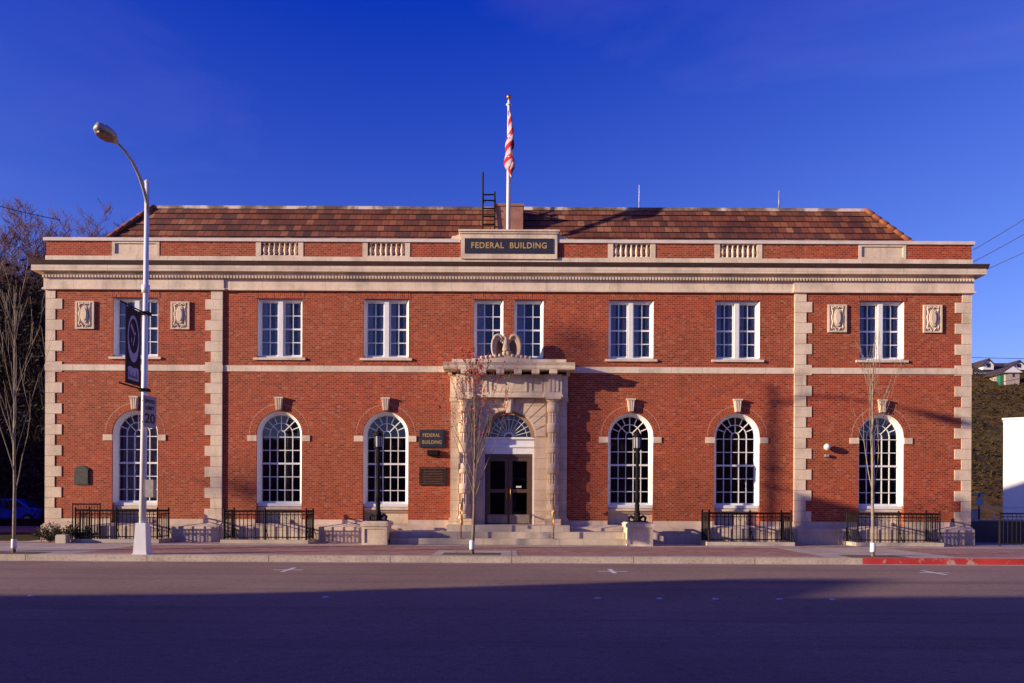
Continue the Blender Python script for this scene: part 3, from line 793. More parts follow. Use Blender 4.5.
for s in (-1, 1):
    mb = MB()
    # wing: a raised curved vane with feather ribs, tip curling outwards and down
    outer = [(s * .10, .60), (s * .17, .70), (s * .26, .735), (s * .35, .69), (s * .42, .57), (s * .45, .42), (s * .44, .26), (s * .40, .12), (s * .36, .08)]
    inner = [(s * .08, .48), (s * .13, .55), (s * .19, .59), (s * .26, .57), (s * .31, .49), (s * .335, .38), (s * .335, .26), (s * .33, .15), (s * .34, .09)]
    for i in range(len(outer) - 1):
        a, b, c_, d = outer[i], outer[i + 1], inner[i + 1], inner[i]
        y = -.02 - .02 * i * .5
        mb.hexa([(d[0], y + .02, d[1]), (a[0], y - .03, a[1]), (b[0], y - .03, b[1]), (c_[0], y + .02, c_[1])],
                [(d[0], y + .09, d[1]), (a[0], y + .05, a[1]), (b[0], y + .05, b[1]), (c_[0], y + .09, c_[1])])
    mb.tube([(p[0], -.05 - .01 * i, p[1]) for i, p in enumerate(outer)], [.04, .045, .045, .042, .04, .038, .034, .028, .018], 8)
    mb.build('wing', 'stone_portal', eg)
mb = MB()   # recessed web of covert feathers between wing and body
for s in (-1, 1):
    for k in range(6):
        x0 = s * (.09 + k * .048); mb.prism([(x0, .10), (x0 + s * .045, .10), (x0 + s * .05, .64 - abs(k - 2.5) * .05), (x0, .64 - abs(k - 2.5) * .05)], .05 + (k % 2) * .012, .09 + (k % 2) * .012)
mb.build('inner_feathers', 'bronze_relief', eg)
mb = MB()
mb.prism([(-.85, 0), (.85, 0), (.80, .06), (.60, .07), (.40, .10), (.18, .11), (-.18, .11), (-.40, .10), (-.60, .07), (-.80, .06)], -.2, .2)
for s in (-1, 1):
    for k in range(5): mb.lathe((s * (.2 + k * .14), -.19, .05 + .015 * (4 - k)), [(.0, -.05), (.05, -.03), (.06, 0), (.045, .04), (.0, .06)], 8)
mb.build('rock_base', 'stone_portal', eg)

# ================================================================ WALL FITTINGS
pl = MB(); pl.box(-3.09, -2.25, -.05, -.002, 3.15, 3.74); pl.box(-3.05, -2.29, -.06, -.05, 3.19, 3.70)
p1 = pl.build('name_plaque', 'signblue'); tag(p1, 'dark wall plaque with gold words FEDERAL BUILDING left of the entrance', 'plaque')
text_mesh('lettering', 'FEDERAL', .16, 'gold', p1, (-2.69, -.064, 3.555), (R(90), 0, 0), .003, width=.58, spacing=1.1)
text_mesh('lettering', 'BUILDING', .16, 'gold', p1, (-2.67, -.064, 3.325), (R(90), 0, 0), .003, width=.64, spacing=1.1)
pl = MB(); pl.box(-2.82, -2.42, -.12, -.002, 2.87, 3.06); pl.box(-2.78, -2.46, -.15, -.12, 2.90, 3.02)
tag(pl.build('black_wall_box', 'iron'), 'small black box shape on the wall beneath the gold lettered plaque', 'box')  # black stepped box on the wall under the plaque
pl = MB(); pl.box(-3.09, -2.17, -.05, -.002, 1.90, 2.50)
p2 = pl.build('bronze_plaque', 'bronze'); tag(p2, 'dark bronze tablet on the brick wall low beside the portico', 'plaque')
pr = MB(); pr.box(-3.05, -2.21, -.06, -.05, 2.44, 2.47); pr.box(-3.05, -2.21, -.06, -.05, 1.93, 1.96)
rg = random.Random(5)
for k in range(5):
    z = 2.36 - k * .085; w = .25 + .1 * rg.random(); pr.box(-2.63 - w, -2.63 + w, -.056, -.05, z - .015, z + .015)
pr.build('relief_lines', 'bronze_relief', p2)
pl = MB(); pts = [(-14.55, 1.86), (-14.07, 1.86), (-14.07, 2.38), (-14.14, 2.44), (-14.31, 2.50), (-14.48, 2.44), (-14.55, 2.38)]
pl.prism(pts, -.09, -.047); pl.prism([(p[0] * .9 - 1.431, p[1] * .9 + .218) for p in pts], -.10, -.089)
tag(pl.build('green_plaque', 'verdigris'), 'weathered green bronze plaque on the brick near the left corner', 'plaque')
gl = thing('wall_globe_lamp', 'round white globe lamp on bracket on the right pavilion brickwork', 'lamp', (10.42, -.045, 3.22))
mb = MB(); mb.lathe((0, -.16, 0), [(.0, -.115), (.06, -.10), (.10, -.05), (.115, 0), (.10, .05), (.06, .10), (0, .115)], 14); mb.build('globe', 'globe', gl)
mb = MB(); mb.box(-.06, .06, -.04, 0, -.06, .06); mb.bar((0, 0, 0), (0, -.1, 0), .05); mb.box(-.03, .09, -.1, -.002, -.32, -.24); mb.build('bracket', 'lamphead', gl)

# flagpole and flag
fp = thing('flagpole', 'tall white flagpole with gold ball rising behind the name tablet', 'flagpole', (-.17, .95, 9.3))
mb = MB(); mb.tube([(0, 0, 0), (0, 0, 3), (0, 0, 5.9)], [.075, .065, .045], 12); mb.box(-.13, .13, -.13, .13, 0, .08); mb.build('pole', 'pole_white', fp)
mb = MB(); mb.lathe((0, 0, 5.72), [(.04, 0), (.095, .02), (.095, .05), (.04, .07)], 12); mb.build('truck', 'pole_white', fp)
mb = MB(); mb.lathe((0, 0, 6.02), [(0, -.09), (.06, -.065), (.09, 0), (.06, .065), (0, .09)], 12); mb.lathe((0, 0, 5.88), [(.03, 0), (.03, .06)], 8); mb.build('gold_ball', 'brass', fp)
mb = MB(); mb.tube([(.06, -.05, .5), (.07, -.06, 3), (.055, -.05, 5.7)], .006, 4); mb.build('halyard', 'cable', fp)
# limp flag: pleated cloth hanging down, red / white bands run down with it; blue canton at the top
def flagmat():
    m, nt, b = newmat('flag_cloth_mat')
    uv = N(nt, 'ShaderNodeUVMap'); s = N(nt, 'ShaderNodeSeparateXYZ'); lk(nt, uv.outputs[0], s.inputs[0])
    st = math_(nt, 'MULTIPLY', s.outputs[1], 4.6); fr = math_(nt, 'FRACT', st); w = math_(nt, 'GREATER_THAN', fr, .5)
    col = mix(nt, (.42, .36, .42), (.33, .007, .02), w)
    can = math_(nt, 'MULTIPLY', math_(nt, 'LESS_THAN', s.outputs[0], .45), math_(nt, 'GREATER_THAN', s.outputs[1], .86))
    col2 = mix(nt, col, (.02, .03, .14), can); lk(nt, col2, b.inputs['Base Color']); b.inputs['Roughness'].default_value = .9; return m
fl = MB(); nu, nv_ = 44, 50; me = bpy.data.meshes.new('national_flag'); vs = []; fs = []; uvs = []
W_, Hh = 2.3, 1.35
for j in range(nv_ + 1):
    v = j / nv_      # 1 at the top of the hanging bundle, 0 at its bottom
    d = 1 - v
    wid = .05 + .10 * min(1, d * 4) + .12 * max(0, math.sin((d - .15) / .85 * math.pi)) * (1 if d > .15 else 0) + .10 * math.exp(-((d - .80) / .13) ** 2)
    wid *= 1 if d < .85 else (1 - (d - .85) / .15 * .75)
    cxs = .03 + .05 * math.sin(d * 7.0) + .10 * d * (1 - .3 * d)
    for i in range(nu + 1):
        u = i / nu
        xx = cxs - .02 + wid * .55 * math.sin(u * 12.5 + d * 3.5) * (.55 + .45 * u) + .02 * math.sin(d * 23 + u * 9)
        yy = -.12 + wid * .55 * math.cos(u * 12.5 + d * 3.5 + .6) - .05 * u
        zt = -d * 2.28 - .10 * u * math.sin(d * math.pi)
        vs.append((xx, yy, zt)); uvs.append((u * .8 + d * .2, v * 1.0 + u * .55))
for j in range(nv_):
    for i in range(nu):
        a = j * (nu + 1) + i; fs.append((a, a + 1, a + nu + 2, a + nu + 1))
me.from_pydata(vs, [], fs); uvl = me.uv_layers.new(name='UVMap')
for p in me.polygons:
    p.use_smooth = True
    for li in p.loop_indices: uvl.data[li].uv = uvs[me.loops[li].vertex_index]
me.materials.append(flagmat()); fo = bpy.data.objects.new('national_flag', me); C.objects.link(fo); fo.location = (-.18, .88, 9.3 + 5.45)
so = fo.modifiers.new('Thick', 'SOLIDIFY'); so.thickness = .004
tag(fo, 'limp red and white striped flag hanging in folds from the flagpole', 'flag')
# aerials
ae = MB(); ae.tube([(0, 0, 0), (0, 0, .9)], [.03, .018], 6); ae.lathe((0, 0, 0), [(.07, 0), (.07, .03), (.02, .05)], 8)
tag(ae.build('roof_aerial', 'pole_white', None, (4.62, 2.72, 12.09)), 'short white rod aerial on the roof ridge nearest the flagpole', 'aerial')
ae = MB(); ae.tube([(0, 0, 0), (0, 0, .72)], [.035, .02], 6); ae.tube([(0, 0, .55), (.03, 0, .72)], .02, 5); ae.lathe((0, 0, 0), [(.07, 0), (.07, .03), (.02, .05)], 8)
tag(ae.build('roof_aerial', 'lamphead', None, (9.75, 2.72, 12.09)), 'stubby grey aerial on the roof ridge above the right windows', 'aerial')

# ================================================================ RAILINGS, PEDESTALS, LAMPS
def railing(label, xc, hw=1.30, tall_back=False):
    yf = -1.28; yb = -.32 if abs(xc) < 11 else -.40
    t = thing('areaway_railing', label, 'railing', (xc, yf, 0), group='railings round the basement areaways')
    k = MB()
    k.box(-hw - .09, hw + .09, -.10, .08, -.1, .12); k.box(-hw - .09, -hw + .09, .08, yb - yf, -.1, .12); k.box(hw - .09, hw + .09, .08, yb - yf, -.1, .12)
    k.build('kerb', 'concrete', t)
    Zt = 1.03; z0 = .12
    ax = [((-hw, 0), (hw, 0)), ((-hw, 0), (-hw, yb - yf - .04)), ((hw, 0), (hw, yb - yf - .04))]
    r = MB(); bl = MB(); sc = MB(); po = MB()
    for (a, b) in ax:
        a = Vector((*a, 0)); b = Vector((*b, 0)); L = (b - a).length; d = (b - a) / L
        for z, w in ((Zt, .04), (Zt - .11, .02), (z0 + .08, .025)): r.bar(a + Vector((0, 0, z)), b + Vector((0, 0, z)), w)
        n = int(L / .12)
        for i in range(1, n):
            p = a + d * (L * i / n); bl.bar(p + Vector((0, 0, z0 + .02)), p + Vector((0, 0, Zt)), .020)
            if i % 2 == 0:   # scroll under the top rail
                q = [p + d * (.065 * math.cos(k_)) + Vector((0, 0, Zt - .17 + .055 * math.sin(k_))) for k_ in [j * .7 for j in range(9)]]
                sc.tube(q, .008, 4)
    for x, y in ((-hw, 0), (hw, 0), (0, 0), (-hw, yb - yf - .04), (hw, yb - yf - .04)):
        po = MB(); po.bar((x, y, z0 - .01), (x, y, Zt + .04), .045); po.lathe((x, y, Zt + .04), [(.02, 0), (.035, .03), (.0, .08)], 8)
        po.tube([(x + .02, y, z0 + .35), (x + .1, y, z0 + .1), (x + .13, y, z0)], .012, 5); po.build('post', 'iron', t)
    r.build('top_rail', 'iron', t); bl.build('balusters', 'iron', t); sc.build('scrollwork', 'iron', t)
    return t
railing('black iron areaway railing beneath the leftmost arched window, behind the street lamp base', cx - WP)
railing('black iron areaway railing beneath the second arched window from the left', cx - 7.70)
railing('black iron areaway railing under the arched window between right pedestal and globe lamp', cx + 7.70)
railing('black iron areaway railing beneath the rightmost arched window, behind the bare sapling', cx + WP)
# taller gate panel behind the left railing
t = thing('iron_gate', 'taller black iron gate panel at the left end, beside the low shrubs', 'gate', (-13.95, -.45, 0))
mb = MB(); 
for z in (1.22, .25): mb.bar((-.45, 0, z), (.45, 0, z), .03)
for i in range(11): mb.bar((-.45 + .09 * i, 0, .05), (-.45 + .09 * i, 0, 1.26 if i % 10 == 0 else 1.22), .03 if i % 10 == 0 else .015)
mb.build('gate_panel', 'iron', t)
# pedestals
def pedestal(x, label):
    t = thing('stone_pedestal', label, 'pedestal', (x, -1.28, 0), group='pedestals flanking the entrance steps')
    mb = MB(); hw = .40; hy = .55
    mb.box(-hw + .03, hw - .03, -hy + .03, hy - .03, -.1, .64)
    for a, b in ((-hw, -hw + .09), (hw - .09, hw)): mb.box(a, b, -hy, -hy + .05, 0, .56)
    mb.box(-hw + .09, hw - .09, -hy, -hy + .05, .50, .56); mb.box(-hw + .001, hw - .001, -hy - .002, hy, -.1, .06)
    mb.build('body', 'stone_plain', t)
    mb = MB(); mb.box(-hw - .03, hw + .03, -hy - .03, hy, .58, .70); mb.box(-hw + .02, hw - .02, -hy + .02, hy - .02, .70, .735); mb.build('cap', 'stone_plain', t)
    return t
LXs = (-4.27, 3.99)
pedestal(LXs[0], 'square limestone pedestal left of the entrance steps'); pedestal(LXs[1], 'square limestone pedestal right of the entrance steps')
def lamp(x, label):
    t = thing('entrance_lamp', label, 'lamp', (x, -1.18, .735), group='lanterns on the entrance pedestals')
    mb = MB()
    for a in range(4):
        c_, s_ = math.cos(R(90 * a + 45)), math.sin(R(90 * a + 45)); c_, s_ = (math.cos(R(90 * a)), math.sin(R(90 * a)))
        mb.tube([(0, 0, .17), (.10 * c_, .10 * s_, .13), (.20 * c_, .20 * s_, .19), (.27 * c_, .27 * s_, .14), (.25 * c_, .25 * s_, .03), (.29 * c_, .29 * s_, .0)], [.05, .055, .04, .045, .035, .045], 8)
    mb.box(-.30, .30, -.30, .30, 0, .03)
    mb.lathe((0, 0, 0), [(.14, .03), (.11, .12), (.09, .2), (.12, .26), (.08, .30), (.07, .5), (.09, .54), (.06, .58)], 14); mb.build('base', 'iron', t)
    mb = MB(); mb.lathe((0, 0, 0), [(.06, .55), (.07, .9), (.055, .95), (.06, 1.0), (.05, 2.05), (.075, 2.1), (.05, 2.15), (.05, 2.22), (.11, 2.30)], 14); mb.build('shaft', 'iron', t)
    mb = MB(); mb.lathe((0, 0, 2.30), [(.075, 0), (.115, .05), (.125, .38), (.10, .42)], 8, False); mb.build('lantern_glass', 'lampglass', t)
    mb = MB()
    for k in range(8):
        c_, s_ = math.cos(R(45 * k)), math.sin(R(45 * k)); mb.bar((.12 * c_, .12 * s_, 2.34), (.13 * c_, .13 * s_, 2.72), .018)
    mb.lathe((0, 0, 0), [(.10, 2.29), (.14, 2.31), (.14, 2.35), (.12, 2.36)], 8, False)
    mb.lathe((0, 0, 0), [(.15, 2.70), (.16, 2.73), (.12, 2.80), (.07, 2.85), (.03, 2.88), (.035, 2.92), (.0, 2.98)], 12); mb.build('lantern_frame', 'iron', t)
    return t
lamp(LXs[0], 'black cast iron lantern post on the left stone pedestal'); lamp(LXs[1], 'black cast iron lantern post on the right stone pedestal')
# brass handrails
for x, lb in ((-1.60, 'brass handrail on the left side of the entrance steps'), (1.31, 'brass handrail on the right side of the entrance steps')):
    t = thing('brass_handrail', lb, 'handrail', (x, -1.62, 0), group='brass handrails on the steps')
    MB().tube([(0, .1, 0.2), (0, .1, 1.15)], .022, 8).build('post', 'brass', t); MB().tube([(0, .75, .4), (0, .75, 1.42)], .022, 8).build('post', 'brass', t)
    mb = MB(); mb.tube([(0, -.08, 1.0), (0, -.08, 1.10), (0, .0, 1.15), (0, .8, 1.46), (0, .95, 1.46), (0, .98, 1.36)], .024, 8); mb.build('rail', 'brass', t)

# ================================================================ GROUND
mb = MB(); mb.add([(-400, -60, -.165), (500, -60, -.165), (500, 600, -.165), (-400, 600, -.165)], [(0, 1, 2, 3)]); struct(mb.build('ground', 'ground'))
KY = CAMY + 20.32
def sheet(name, x0, x1, y0, y1, z, mat):
    m_ = MB(); m_.add([(x0, y0, z), (x1, y0, z), (x1, y1, z), (x0, y1, z)], [(0, 1, 2, 3)]); return struct(m_.build(name, mat))
sheet('road', -150, 150, CAMY + 2.5, KY + .01, -.15, 'asphalt')
sheet('pavement', -150, 150, KY + .16, -1.0, 0, 'paver')
sheet('pavement', -60, -15.9, -1.0, -.4, 0, 'slab'); sheet('pavement', 15.8, 60, -1.0, 3.0, 0, 'slab')
sheet('pavement', -15.9, 15.8, -1.0, .3, -.002, 'slab')
mb = MB()
mb.box(-150, 8.8, KY, KY + .16, -.3, .004)
struct(mb.build('kerb', 'kerbmat'))
mb = MB(); mb.box(8.8, 150, KY, KY + .16, -.3, .004); struct(mb.build('red_kerb', 'redkerb'))
mb = MB(); mb.add([(-150, KY + .16, .003), (150, KY + .16, .003), (150, KY + .42, .003), (-150, KY + .42, .003)], [(0, 1, 2, 3)]); struct(mb.build('kerb_strip', 'kerbmat'))
sheet('gutter', -150, 150, KY - .30, KY - .001, -.146, 'slab')
# concrete panels let into the brick paving
sheet('concrete_band', -16, 16, -2.35, -1.62, .004, 'slab')
TREES = [(-12.82, -6.14), (-1.05, -5.72), (9.36, -6.0)]
for i, (a, b) in enumerate(((-2.05, .15), (8.0, 11.4), (-30, -11.2))): sheet('concrete_panel', a, b, KY + .42, (-2.35 if i else -4.3), .0045, 'slab')
for x, y in TREES: sheet('tree_pit', x - .75, x + .75, y - .42, y + .42, .009, 'soil')
# near side: opposite pavement
mb = MB(); mb.box(-150, 150, CAMY - 1.5, CAMY + 2.5, -.3, 0); struct(mb.build('near_pavement', 'slab'))
# lawn + car park on the left
sheet('lawn', -60, -15.9, -.4, 6, .004, 'grass')
sheet('car_park', -90, -15.9, 6, 40, -.155 + .01, 'asphalt'); sheet('side_road', 15.9, 90, 3.0, 60, -.145, 'asphalt')
# parking T marks and lane studs
for px in (300, 607, 912):
    p = PX(px, 571 + (px - 512) * .004, 19.0); m_ = MB(); x, y = p.x, CAMY + 18.0; z = -.146
    m_.add([(x - .33, y - .05, z), (x + .33, y - .05, z), (x + .33, y + .05, z), (x - .33, y + .05, z)], [(0, 1, 2, 3)])
    m_.add([(x - .05, y - .50, z + .002), (x + .05, y - .50, z + .002), (x + .05, y + .55, z + .002), (x - .05, y + .55, z + .002)], [(0, 1, 2, 3)])
    struct(m_.build('parking_mark', 'paint'))
names = {32: 'leftmost white raised road stud, alone on the dark asphalt', 326: 'white raised road stud standing alone left of centre road',
         598: 'white road stud first on the left of the closely spaced row of five', 660: 'white road stud second from the left in the row of five',
         716: 'white road stud in the middle of the row of five', 780: 'white road stud fourth from the left in the row of five', 833: 'white road stud at the right end of the row of five'}
for px, lb in names.items():
    D = 1.6 * F / 99.3; x = (px - 512) * D / F
    m_ = MB(); m_.lathe((x, CAMY + D, -.149), [(.052, 0), (.05, .01), (.03, .018), (.0, .02)], 12)
    tag(m_.build('road_stud', 'paint'), lb, 'road stud', 'raised studs along the road')

# ================================================================ STREET LAMP
LX = -9.40; LY = CAMY + 20.62
sl = thing('street_lamp', 'tall pale steel street lamp with cobra head, banner bracket and sign at the kerb', 'street lamp', (LX, LY, 0))
tilt = lambda z: .008 * z
mb = MB(); b0, b1 = .17, .125
mb.hexa([(-b0, -b0, 0), (b0, -b0, 0), (b0, b0, 0), (-b0, b0, 0)], [(-b1, -b1, .80), (b1, -b1, .80), (b1, b1, .80), (-b1, b1, .80)])
mb.box(-.185, .185, -.185, .185, 0, .035); mb.build('base', 'pole_white', sl)
mb = MB(); mb.tube([(0, 0, .78), (tilt(4), 0, 4), (tilt(9.45), 0, 9.45)], [.088, .076, .055], 14); mb.build('pole', 'pole_white', sl)
mb = MB(); mb.lathe((tilt(9.5), 0, 9.45), [(.065, 0), (.07, .03), (.03, .08)], 10)
mb.tube([(tilt(6.75), 0, 6.65), (tilt(6.75), 0, 6.85)], .10, 12); mb.build('pole_collar', 'pole_white', sl)
Pt = [(.09, 0.02, 8.6), (.10, -.04, 8.9), (.10, -.25, 9.2), (.10, -.5, 9.45), (.10, -.85, 9.64), (.10, -1.25, 9.74), (.10, -1.6, 9.76)]
mb = MB(); mb.tube(Pt, [.045, .045, .042, .04, .035, .032, .03], 10); mb.build('arm', 'lamphead', sl)
def cobra(parent, ox, oy, oz, mat1='lamphead'):
    mb = MB(); nseg = 10; vs = []; n = 14; L = .85
    for i in range(nseg + 1):
        t = i / nseg; w = .055 + .165 * math.sin(min(1, t * 1.15) * math.pi * .78) ** 1.2 if t < .97 else .06; h = .05 + .12 * math.sin(min(1, t * 1.05) * math.pi * .8)
        for k in range(n):
            a = 2 * math.pi * k / n; zz = math.sin(a) * h * (1 if math.sin(a) > 0 else .35)
            vs.append((ox + math.cos(a) * w, oy - t * L, oz + zz))
    fs = [(i * n + k, i * n + (k + 1) % n, (i + 1) * n + (k + 1) % n, (i + 1) * n + k) for i in range(nseg) for k in range(n)]
    fs += [tuple(range(n)), tuple(nseg * n + k for k in range(n - 1, -1, -1))]
    mb.add(vs, fs, True); mb.lathe((ox, oy - .5, oz + .15), [(.035, 0), (.035, .06), (.0, .07)], 8)
    mb.build('lamp_head', mat1, parent)
    mb = MB()
    pts = [(ox + .155 * math.cos(2 * math.pi * k / 16), oy - .52 + .27 * math.sin(2 * math.pi * k / 16)) for k in range(16)]
    b_ = MB(); b_.prism(pts, oz - .085, oz - .03, 'z'); b_.build('lens', 'lens', parent)
cobra(sl, .08, -1.62, 9.74)
# banner with brackets: perpendicular to the kerb
mb = MB()
for z in (6.13, 4.18): mb.tube([(tilt(z), 0, z), (tilt(z), -1.3, z)], .02, 6); mb.lathe((tilt(z), -1.3, z), [(0, -.035), (.035, 0), (0, .035)], 8); mb.box(tilt(z) - .11, tilt(z) + .11, -.11, .11, z - .04, z + .04)
mb.build('banner_bracket', 'iron', sl)
bx = .075
ban = thing('street_banner', 'dark vertical banner with pale oval emblem hanging from the street lamp', 'banner', (LX + bx, LY - .32, 4.22))
mb = MB(); mb.box(-.006, .006, -.80, 0, 0, 1.86); mb.build('cloth', 'bannerdark', ban)
def yz(mb, poly, x): mb.prism(poly, x, x + .004, 'x')
mb = MB()
for sx in (.0065, -.0105):
    ov = []; cy_, cz_ = -.40, 1.12
    for i in range(28):
        t0 = 2 * math.pi * i / 28; t1 = 2 * math.pi * (i + 1) / 28
        thick = lambda t: .06 + .10 * max(0, -math.sin(t)) ** 1
        P = lambda rr, t: (cy_ + rr * .30 * math.cos(t), cz_ + rr * .58 * math.sin(t))
        yz(mb, [P(1, t0), P(1 - thick(t0) * 2.4, t0), P(1 - thick(t1) * 2.4, t1), P(1, t1)], sx)
    yz(mb, [(-.68, .10), (-.12, .10), (-.12, .40), (-.25, .43), (-.40, .40), (-.55, .43), (-.68, .40)], sx)
    yz(mb, [(-.44, .95), (-.40, .95), (-.28, 1.30), (-.32, 1.30)], sx); yz(mb, [(-.52, 1.02), (-.48, 1.02), (-.50, 1.2)], sx); yz(mb, [(-.55, 1.42), (-.50, 1.48), (-.30, 1.2), (-.33, 1.17)], sx)
mb.build('emblem', 'bannerlight', ban)
mb = MB()
for sx in (.011, -.015):
    for i, (a, b_) in enumerate(((-.64, .32), (-.54, .24), (-.44, .30), (-.34, .22), (-.24, .34))):
        yz(mb, [(a, .15), (a + .02, .15), (a + .02, b_), (a, b_)], sx); yz(mb, [(a + .02, .18), (a + .06, .16), (a + .06, .19), (a + .02, .21)], sx)
mb.build('lettering', 'bannerdark', ban)
# speed limit sign
sg = thing('speed_sign', 'small grey SPEED LIMIT 20 sign fixed to the street lamp pole', 'road sign', (LX + .17, LY - .02, 3.62), R(78))
mb = MB(); mb.box(-.26, .26, -.012, 0, -.40, .40); mb.build('plate', 'signgrey', sg)
mb = MB(); mb.box(-.22, .22, .0, .05, .25, .29); mb.box(-.22, .22, .0, .05, -.29, -.25); mb.build('bracket', 'iron', sg)
text_mesh('lettering', 'SPEED', .13, 'ink', sg, (0, -.018, .26), (R(90), 0, 0), .002, width=.40)
text_mesh('lettering', 'LIMIT', .13, 'ink', sg, (0, -.018, .09), (R(90), 0, 0), .002, width=.34)
text_mesh('lettering', '20', .34, 'ink', sg, (0, -.018, -.18), (R(90), 0, 0), .002, width=.40)
mb = MB(); mb.box(.10, .30, -.08, .10, 1.45, 1.90); mb.build('control_box', 'lamphead', sl)

# ================================================================ TREES
def grow(rng, mb, p, d, L, r, depth, spread, up, minr, tips, nseg=4, kids=(3, 5), n=5):
    pts = [p.copy()]; rad = [r]; q = p.copy(); dd = d.copy()
    for i in range(nseg):
        dd = (dd + Vector((rng.uniform(-1, 1), rng.uniform(-1, 1), rng.uniform(-.6, 1))) * .10 + Vector((0, 0, up))).normalized()
        q = q + dd * L / nseg; pts.append(q.copy()); rad.append(max(minr, r * (1 - .75 * (i + 1) / nseg)))
    mb.tube(pts, rad, n if depth > 0 else 3, False)
    tips.append((pts[-1], pts[0]))
    if depth <= 0: return
    for k in range(rng.randint(*kids)):
        t = rng.uniform(.25, .98); i = min(int(t * nseg), nseg - 1); f = t * nseg - i
        b = pts[i].lerp(pts[i + 1], f); br = rad[i] * .6
        ax = Vector((rng.uniform(-1, 1), rng.uniform(-1, 1), rng.uniform(-.2, .3))).normalized()
        nd = ((pts[i + 1] - pts[i]).normalized() + ax * spread).normalized()
        grow(rng, mb, b, nd, L * rng.uniform(.45, .7), max(minr, br), depth - 1, spread, up, minr, tips, nseg, kids, max(3, n - 1))
def sapling(x, y, label, height, seed, split, mat, lean=(0, 0), nb=14, spread=.5, buds=0, tieband=True, blen=.5, minr=.005):
    rng = random.Random(seed)
    t = thing('street_tree', label, 'tree', (x, y, 0), group='young bare street trees')
    tr = MB(); pts = []; rad = []
    for i in range(9):
        f = i / 8; z = height * f * .97
        pts.append(Vector((lean[0] * math.sin(f * 3) + rng.uniform(-.015, .015), lean[1] * f, z))); rad.append(.042 * (1 - .85 * f) + .004)
    tr.tube(pts, rad, 8); tr.build('trunk', mat, t)
    cr = MB(); tips = []
    for k in range(nb):
        f = split + (1 - split) * (k / nb) ** 1.1 * .9; i = min(7, int(f * 8)); b = pts[i].lerp(pts[i + 1], f * 8 - i)
        a = k * 2.4 + rng.uniform(-.4, .4); d = Vector((math.cos(a) * spread, math.sin(a) * spread, 1)).normalized()
        grow(rng, cr, b, d, height * blen * (1.05 - f) * rng.uniform(.8, 1.15) + .3, .018 * (1.15 - f), 2, .28, .06, minr, tips, 5, (1, 3))
    cr.build('crown', mat, t)
    if buds:
        bd = MB()
        for tip, base in tips:
            if tip.z < height * .70: continue
            for k in range(buds):
                c = base.lerp(tip, rng.uniform(.3, 1.03)) + Vector([rng.uniform(-.03, .03) for _ in range(3)]); s_ = rng.uniform(.018, .036)
                u = Vector([rng.uniform(-1, 1) for _ in range(3)]).normalized(); v = u.orthogonal().normalized()
                bd.add([c - u * s_, c + v * s_ * .6, c + u * s_, c - v * s_ * .6], [(0, 1, 2, 3)])
        bd.build('red_buds', 'bud', t, recalc=False)
    if tieband:
        g = MB(); g.lathe((lean[0] * .05, 0, .12), [(.065, 0), (.07, .02), (.065, .22), (.06, .24)], 10); g.build('trunk_guard', 'pole_white', t)
    return t
sapling(*TREES[0], 'slender bare pale-barked sapling at the far left kerb', 6.9, 11, .22, 'bark', nb=13, spread=.30, minr=.004)
sapling(*TREES[1], 'young tree with red buds at its top in front of the entrance', 5.2, 23, .28, 'bark2', (.07, 0), nb=22, spread=.34, buds=7, minr=.004)
sapling(*TREES[2], 'slender bare sapling near the red kerb in front of the right pavilion', 5.7, 35, .26, 'bark', (-.03, 0), nb=11, spread=.24, minr=.004)

# background bare trees, left
def bigtree(x, y, z, h, seed, label, mat='twig', dep=4, bare=True):
    rng = random.Random(seed); t = thing('bare_tree', label, 'tree', (x, y, z), group='bare trees on the wooded slope')
    tr = MB(); tr.tube([(0, 0, -1), (rng.uniform(-.2, .2), 0, h * .2), (rng.uniform(-.4, .4), 0, h * .42)], [.28, .22, .14], 8); tr.build('trunk', mat, t)
    cr = MB(); tips = []
    for k in range(13):
        a = k * 2.4; f = rng.uniform(.16, .44); d = Vector((math.cos(a) * .8, math.sin(a) * .8, 1)).normalized()
        grow(rng, cr, Vector((0, 0, h * f)), d, h * rng.uniform(.30, .40), .09, dep, .75, .04, .015, tips, 4, (4, 5), 4)
    cr.build('crown', mat, t); return t
slope = lambda x, y: 0
bgt = [(30, 250, 72, 26.5, 'tall bare purple tree behind the left roof corner, rightmost of the group'), (75, 262, 76, 24, 'bare purple tree whose crown rises over the left parapet'),
       (110, 255, 80, 25.5, 'bare reddish tree top showing beside the left hip of the roof'), (10, 270, 66, 18.5, 'bare tree at the left edge, above the dark slope'), (-10, 300, 62, 19, 'bare tree cut by the left frame edge')]
labels = ['bare purple tree left of the roof, between the edge tree and the parapet', 'wide bare purple tree whose crown rises over the left parapet end',
          'bare reddish tree whose top shows beside the left hip of the roof', 'bare tree low above the dark slope near the left frame edge', 'bare tree cut by the left edge of the photograph']
tops = [222, 212, 208, 240, 250]
for i, (px, py, D, h, _) in enumerate(bgt):
    top = PX(px, tops[i], D); bigtree(top.x, top.y, top.z - 14.5, 14.0, 40 + i, labels[i], 'twig' if i < 3 else 'darktwig')

